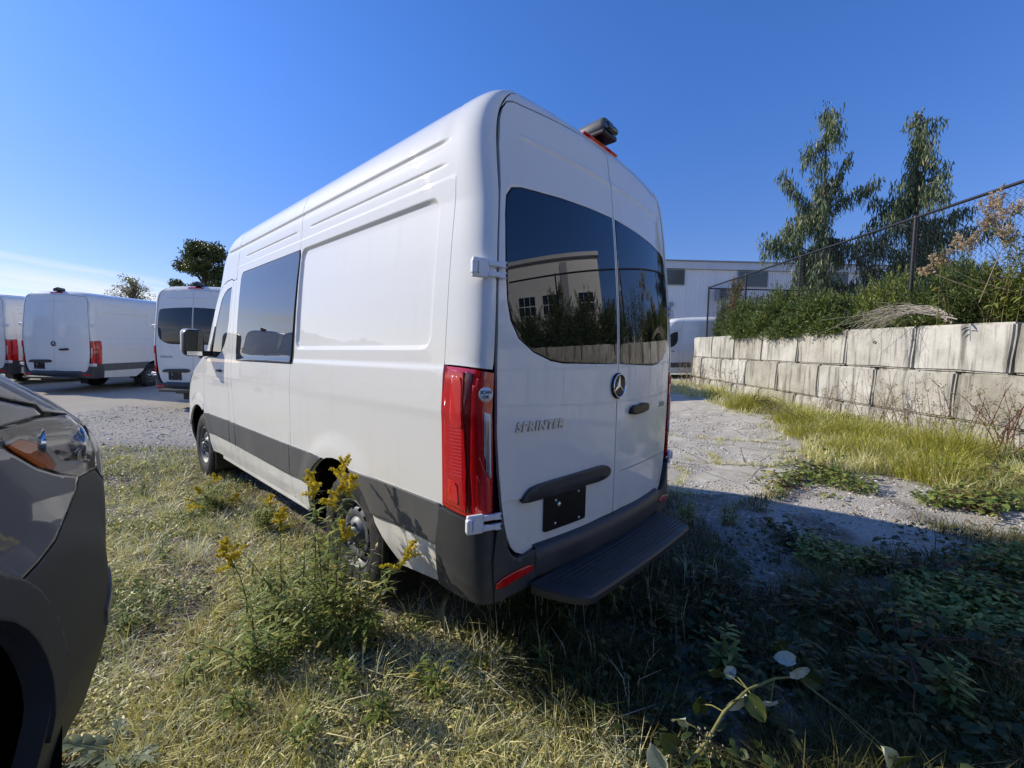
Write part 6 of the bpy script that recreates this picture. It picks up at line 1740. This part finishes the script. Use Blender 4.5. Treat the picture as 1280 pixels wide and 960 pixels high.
def dead_branches():
    r = np.random.default_rng(9); x, y = LD(7.25, 7.15); o = np.array([x, y, wtop(7.15)]); root = thing('dead_branch', 'arching bundle of bleached dead branches hanging over the top of the wall', 'branch', tuple(o)); a = Acc()
    root_px = (1188, 400, 6.9)
    W_ = lambda px, py, t: CAM + t * (FWD + RGT * (px - 640) / F_PX - UPV * (py - 480) / F_PX) - o
    p0_ = W_(*root_px)
    for i in range(24):
        e = W_(r.uniform(1015, 1110), r.uniform(398, 432), r.uniform(7.3, 8.9)); top_ = W_(r.uniform(1105, 1160), r.uniform(366, 385), r.uniform(7.2, 7.8))
        t = np.linspace(0, 1, 9)[:, None]; pts = (1 - t) ** 2 * p0_ + 2 * t * (1 - t) * (top_ * 1.35 - .175 * (p0_ + e)) + t ** 2 * e + r.normal(0, .012, (9, 3)); pts[0] = p0_ + r.normal(0, .03, 3)
        a.tube(pts, np.linspace(.011 if i < 8 else .006, .002, 9), 5)
        for k in range(3):
            q0 = pts[r.integers(4, 8)]; a.tube([q0, q0 + r.normal(0, .08, 3), q0 + r.normal(0, .13, 3) - np.array([0, 0, .12])], [.003, .002, .001], 3)
    obj('twig', a.mesh('t'), MT['deadwood'], root)
dead_branches()

# ================================================================ trees
def weeping(la, d, h, rad, seed, label, leaders, zb=1.2, bare=.12, glim=-.16):
    """nootka type conifer: leaders and out-swept limbs, each hung with curtains of narrow sprays"""
    r = np.random.default_rng(seed); x, y = LD(la, d); root = thing('weeping_tree', label, 'tree', (x, y, zb), 0, 'weeping conifers behind the fence')
    tr, li, f = Acc(), Acc(), Acc(); li = Acc()
    t = np.linspace(0, 1, 14); wob = .10 * np.sin(t * 7 + seed)
    ax = np.stack([wob * LAT2[0], wob * LAT2[1], h * t], 1); tr.tube(ax, .12 * (1 - t) ** .8 + .012, 9)
    def curtain(pts, w0, lmax):
        m = len(pts)
        for j in range(m):
            u = j / (m - 1)
            for k in range(r.integers(7, 12)):
                c = pts[j] + r.normal(0, .13, 3); L = lmax * r.uniform(.35, 1.0) * (.55 + .6 * math.sin(u * 3.0)); seg = max(3, int(L / .13))
                sway = r.normal(0, .05, 3); sway[2] = 0
                zz = np.arange(seg); B = c + np.outer(zz * L / seg, [0, 0, -1]) + np.outer(zz ** 1.5 * .02, sway * 10) + r.normal(0, .028, (seg, 3)); D_ = np.array([[0, 0, -1.0]]) + r.normal(0, .22, (seg, 3)); lw = .042 * (1.2 - zz / (seg + 2))
                V, Q_, T_ = leaf_arrays(B, D_, sphere_dirs(seg, r), L / seg * 2.1, lw * r.uniform(.7, 1.25, seg), 0, .75, .2); f.add(V, Q_, T_)
    def limb(p0_, dirv, L, lift, droop_, lmax):
        t_ = np.linspace(0, 1, max(5, int(L / .13))); P_ = p0_ + np.outer(t_ * L, dirv) + np.outer(lift * L * np.sin(t_ * 1.9) - droop_ * L * t_ ** 2.2, [0, 0, 1]) + r.normal(0, .02, (len(t_), 3))
        li.tube(P_[::max(1, len(P_) // 7)], np.linspace(.03, .006, len(P_[::max(1, len(P_) // 7)])), 5); curtain(P_[1:], 0, lmax)
    nb = int(h * 3.7)
    for i in range(nb):
        k = bare + (1 - bare) * (i + r.random()) / nb; a_ = r.uniform(0, 6.28); prof = (1 - k) ** .5 * (.78 + .5 * noise.noise(Vector((seed, k * 6, 0)))) + .05
        gap = noise.noise(Vector((math.cos(a_) * 1.1 + seed * 3, math.sin(a_) * 1.1, k * 5)))
        if gap < glim: continue
        p0_ = np.array([np.interp(k, t, ax[:, j]) for j in range(3)]); dv = np.array([math.cos(a_), math.sin(a_), 0]); limb(p0_, dv, max(.25, rad * prof * r.uniform(.45, 1.45)), r.uniform(.05, .45), r.uniform(.45, 1.0), .55 + 1.15 * (1 - k) ** .7)
    for (k, dl, dd_, up_, L, lm_) in leaders:      # strong ascending limbs that break the outline
        p0_ = np.array([np.interp(k, t, ax[:, j]) for j in range(3)]); dv = np.array([dl * LAT2[0] + dd_ * DEP2[0], dl * LAT2[1] + dd_ * DEP2[1], up_]); dv /= np.linalg.norm(dv); limb(p0_, dv, L, .05, .12, lm_)
    curtain(np.stack([np.interp(np.linspace(.8, 1, 12), t, ax[:, j]) for j in range(3)], 1), 0, .35)
    obj('trunk', tr.mesh('t', True), MT['redbark'], root); obj('limb', li.mesh('l'), MT['bark'], root); obj('crown', f.mesh('c'), LM['cedar'], root)
weeping(13.9, 20, 12.1, 3.0, 3, 'weeping conifer with several leaning tops, left one of the pair behind the fence', [(.60, 1, 0, .75, 3.2, .55), (.55, -1, .1, 1.5, 3.3, .7), (.45, -1, -.2, .25, 3.0, .9), (.62, .4, -.3, 1.6, 2.6, .5), (.30, -1, .2, .0, 2.9, 1.0)])
weeping(17.3, 19, 11.4, 2.9, 11, 'weeping conifer with thin spire and outstretched bough, right one of the pair', [(.55, 1, 0, .55, 2.6, .6), (.45, -1, .0, .35, 2.8, .8), (.30, 1, .1, .25, 3.4, .9), (.28, -1, -.2, .2, 3.2, 1.0), (.62, -.8, .3, .5, 2.0, .6), (.72, .9, .2, .5, 1.6, .5), (.5, .8, -.4, .3, 2.8, .8)], glim=-.45)

def crown_tree(la, d, h, rx, label, seed, mt, n, zb, trunk_h, dens=1.0, conif=False, leaf=.3):
    r = np.random.default_rng(seed); x, y = LD(la, d); root = thing('broadleaf_tree', label, 'tree', (x, y, zb), 0, 'distant trees behind the vans'); tr, f = Acc(), Acc()
    tr.tube([(0, 0, 0), (.1, 0, h * .3), (0, .1, h * .6), (.1, 0, h * .92)], [.28, .22, .12, .03], 8)
    cl = []
    for i in range(int(90)):
        k = r.uniform(trunk_h, .99); a_ = r.uniform(0, 6.28); w_ = rx * (1.05 - .75 * ((k - trunk_h) / (1 - trunk_h)) ** 1.6) * r.uniform(.3, 1.12) * (1 + .3 * math.sin(a_ * 2 + seed))
        c = np.array([math.cos(a_) * w_, math.sin(a_) * w_, h * k]); cl.append((c, r.uniform(.2, .52) * rx * .62)); tr.tube([(0, 0, h * max(.1, k - .18)), c * np.array([.5, .5, 1]) - [0, 0, h * .04], c], [.07, .05, .015], 5)
    for c, s_ in cl:
        m = int(n / 90 * dens * r.uniform(.4, 1.5)); v = sphere_dirs(m, r) * (s_ * r.random((m, 1)) ** .45) * np.array([1.15, 1.15, .8]); V, Q_, T_ = leaf_arrays(c + v, sphere_dirs(m, r) + np.array([0, 0, -.2]), sphere_dirs(m, r), r.uniform(.6, 1.3, m) * leaf, r.uniform(.4, .8, m) * leaf * .7, .2, .8); f.add(V, Q_, T_)
    obj('trunk', tr.mesh('t'), MT['bark'], root); obj('crown', f.mesh('c'), LM[mt], root)
crown_tree(-27.0, 38, 9.7, 3.1, 'large dark bushy tree rising behind the row of vans', 4, 'oak', 36000, 1.2, .12, leaf=.19)
crown_tree(-39.6, 45, 7.9, 2.6, 'small sparse yellowish tree showing over the van roofs', 6, 'sparse', 3200, 1.2, .3, leaf=.17)
# thin steel mast beside the big tree
x, y = LD(-25.2, 38); root = thing('lattice_mast', 'thin dark steel mast with rungs just right of the large bushy tree', 'mast', (x, y, 1.2)); a = Acc()
for dx in (-.4, .4): a.tube([(dx * LAT2[0], dx * LAT2[1], 0), (dx * LAT2[0], dx * LAT2[1], 9.4)], .05, 6)
obj('mast_leg', a.mesh('m'), 'fence', root); a = Acc()
for k in range(9): a.tube([(-.4 * LAT2[0], -.4 * LAT2[1], 5 + k * .5), (.4 * LAT2[0], .4 * LAT2[1], 5 + k * .5)], .03, 5)
obj('rung', a.mesh('m'), 'fence', root)
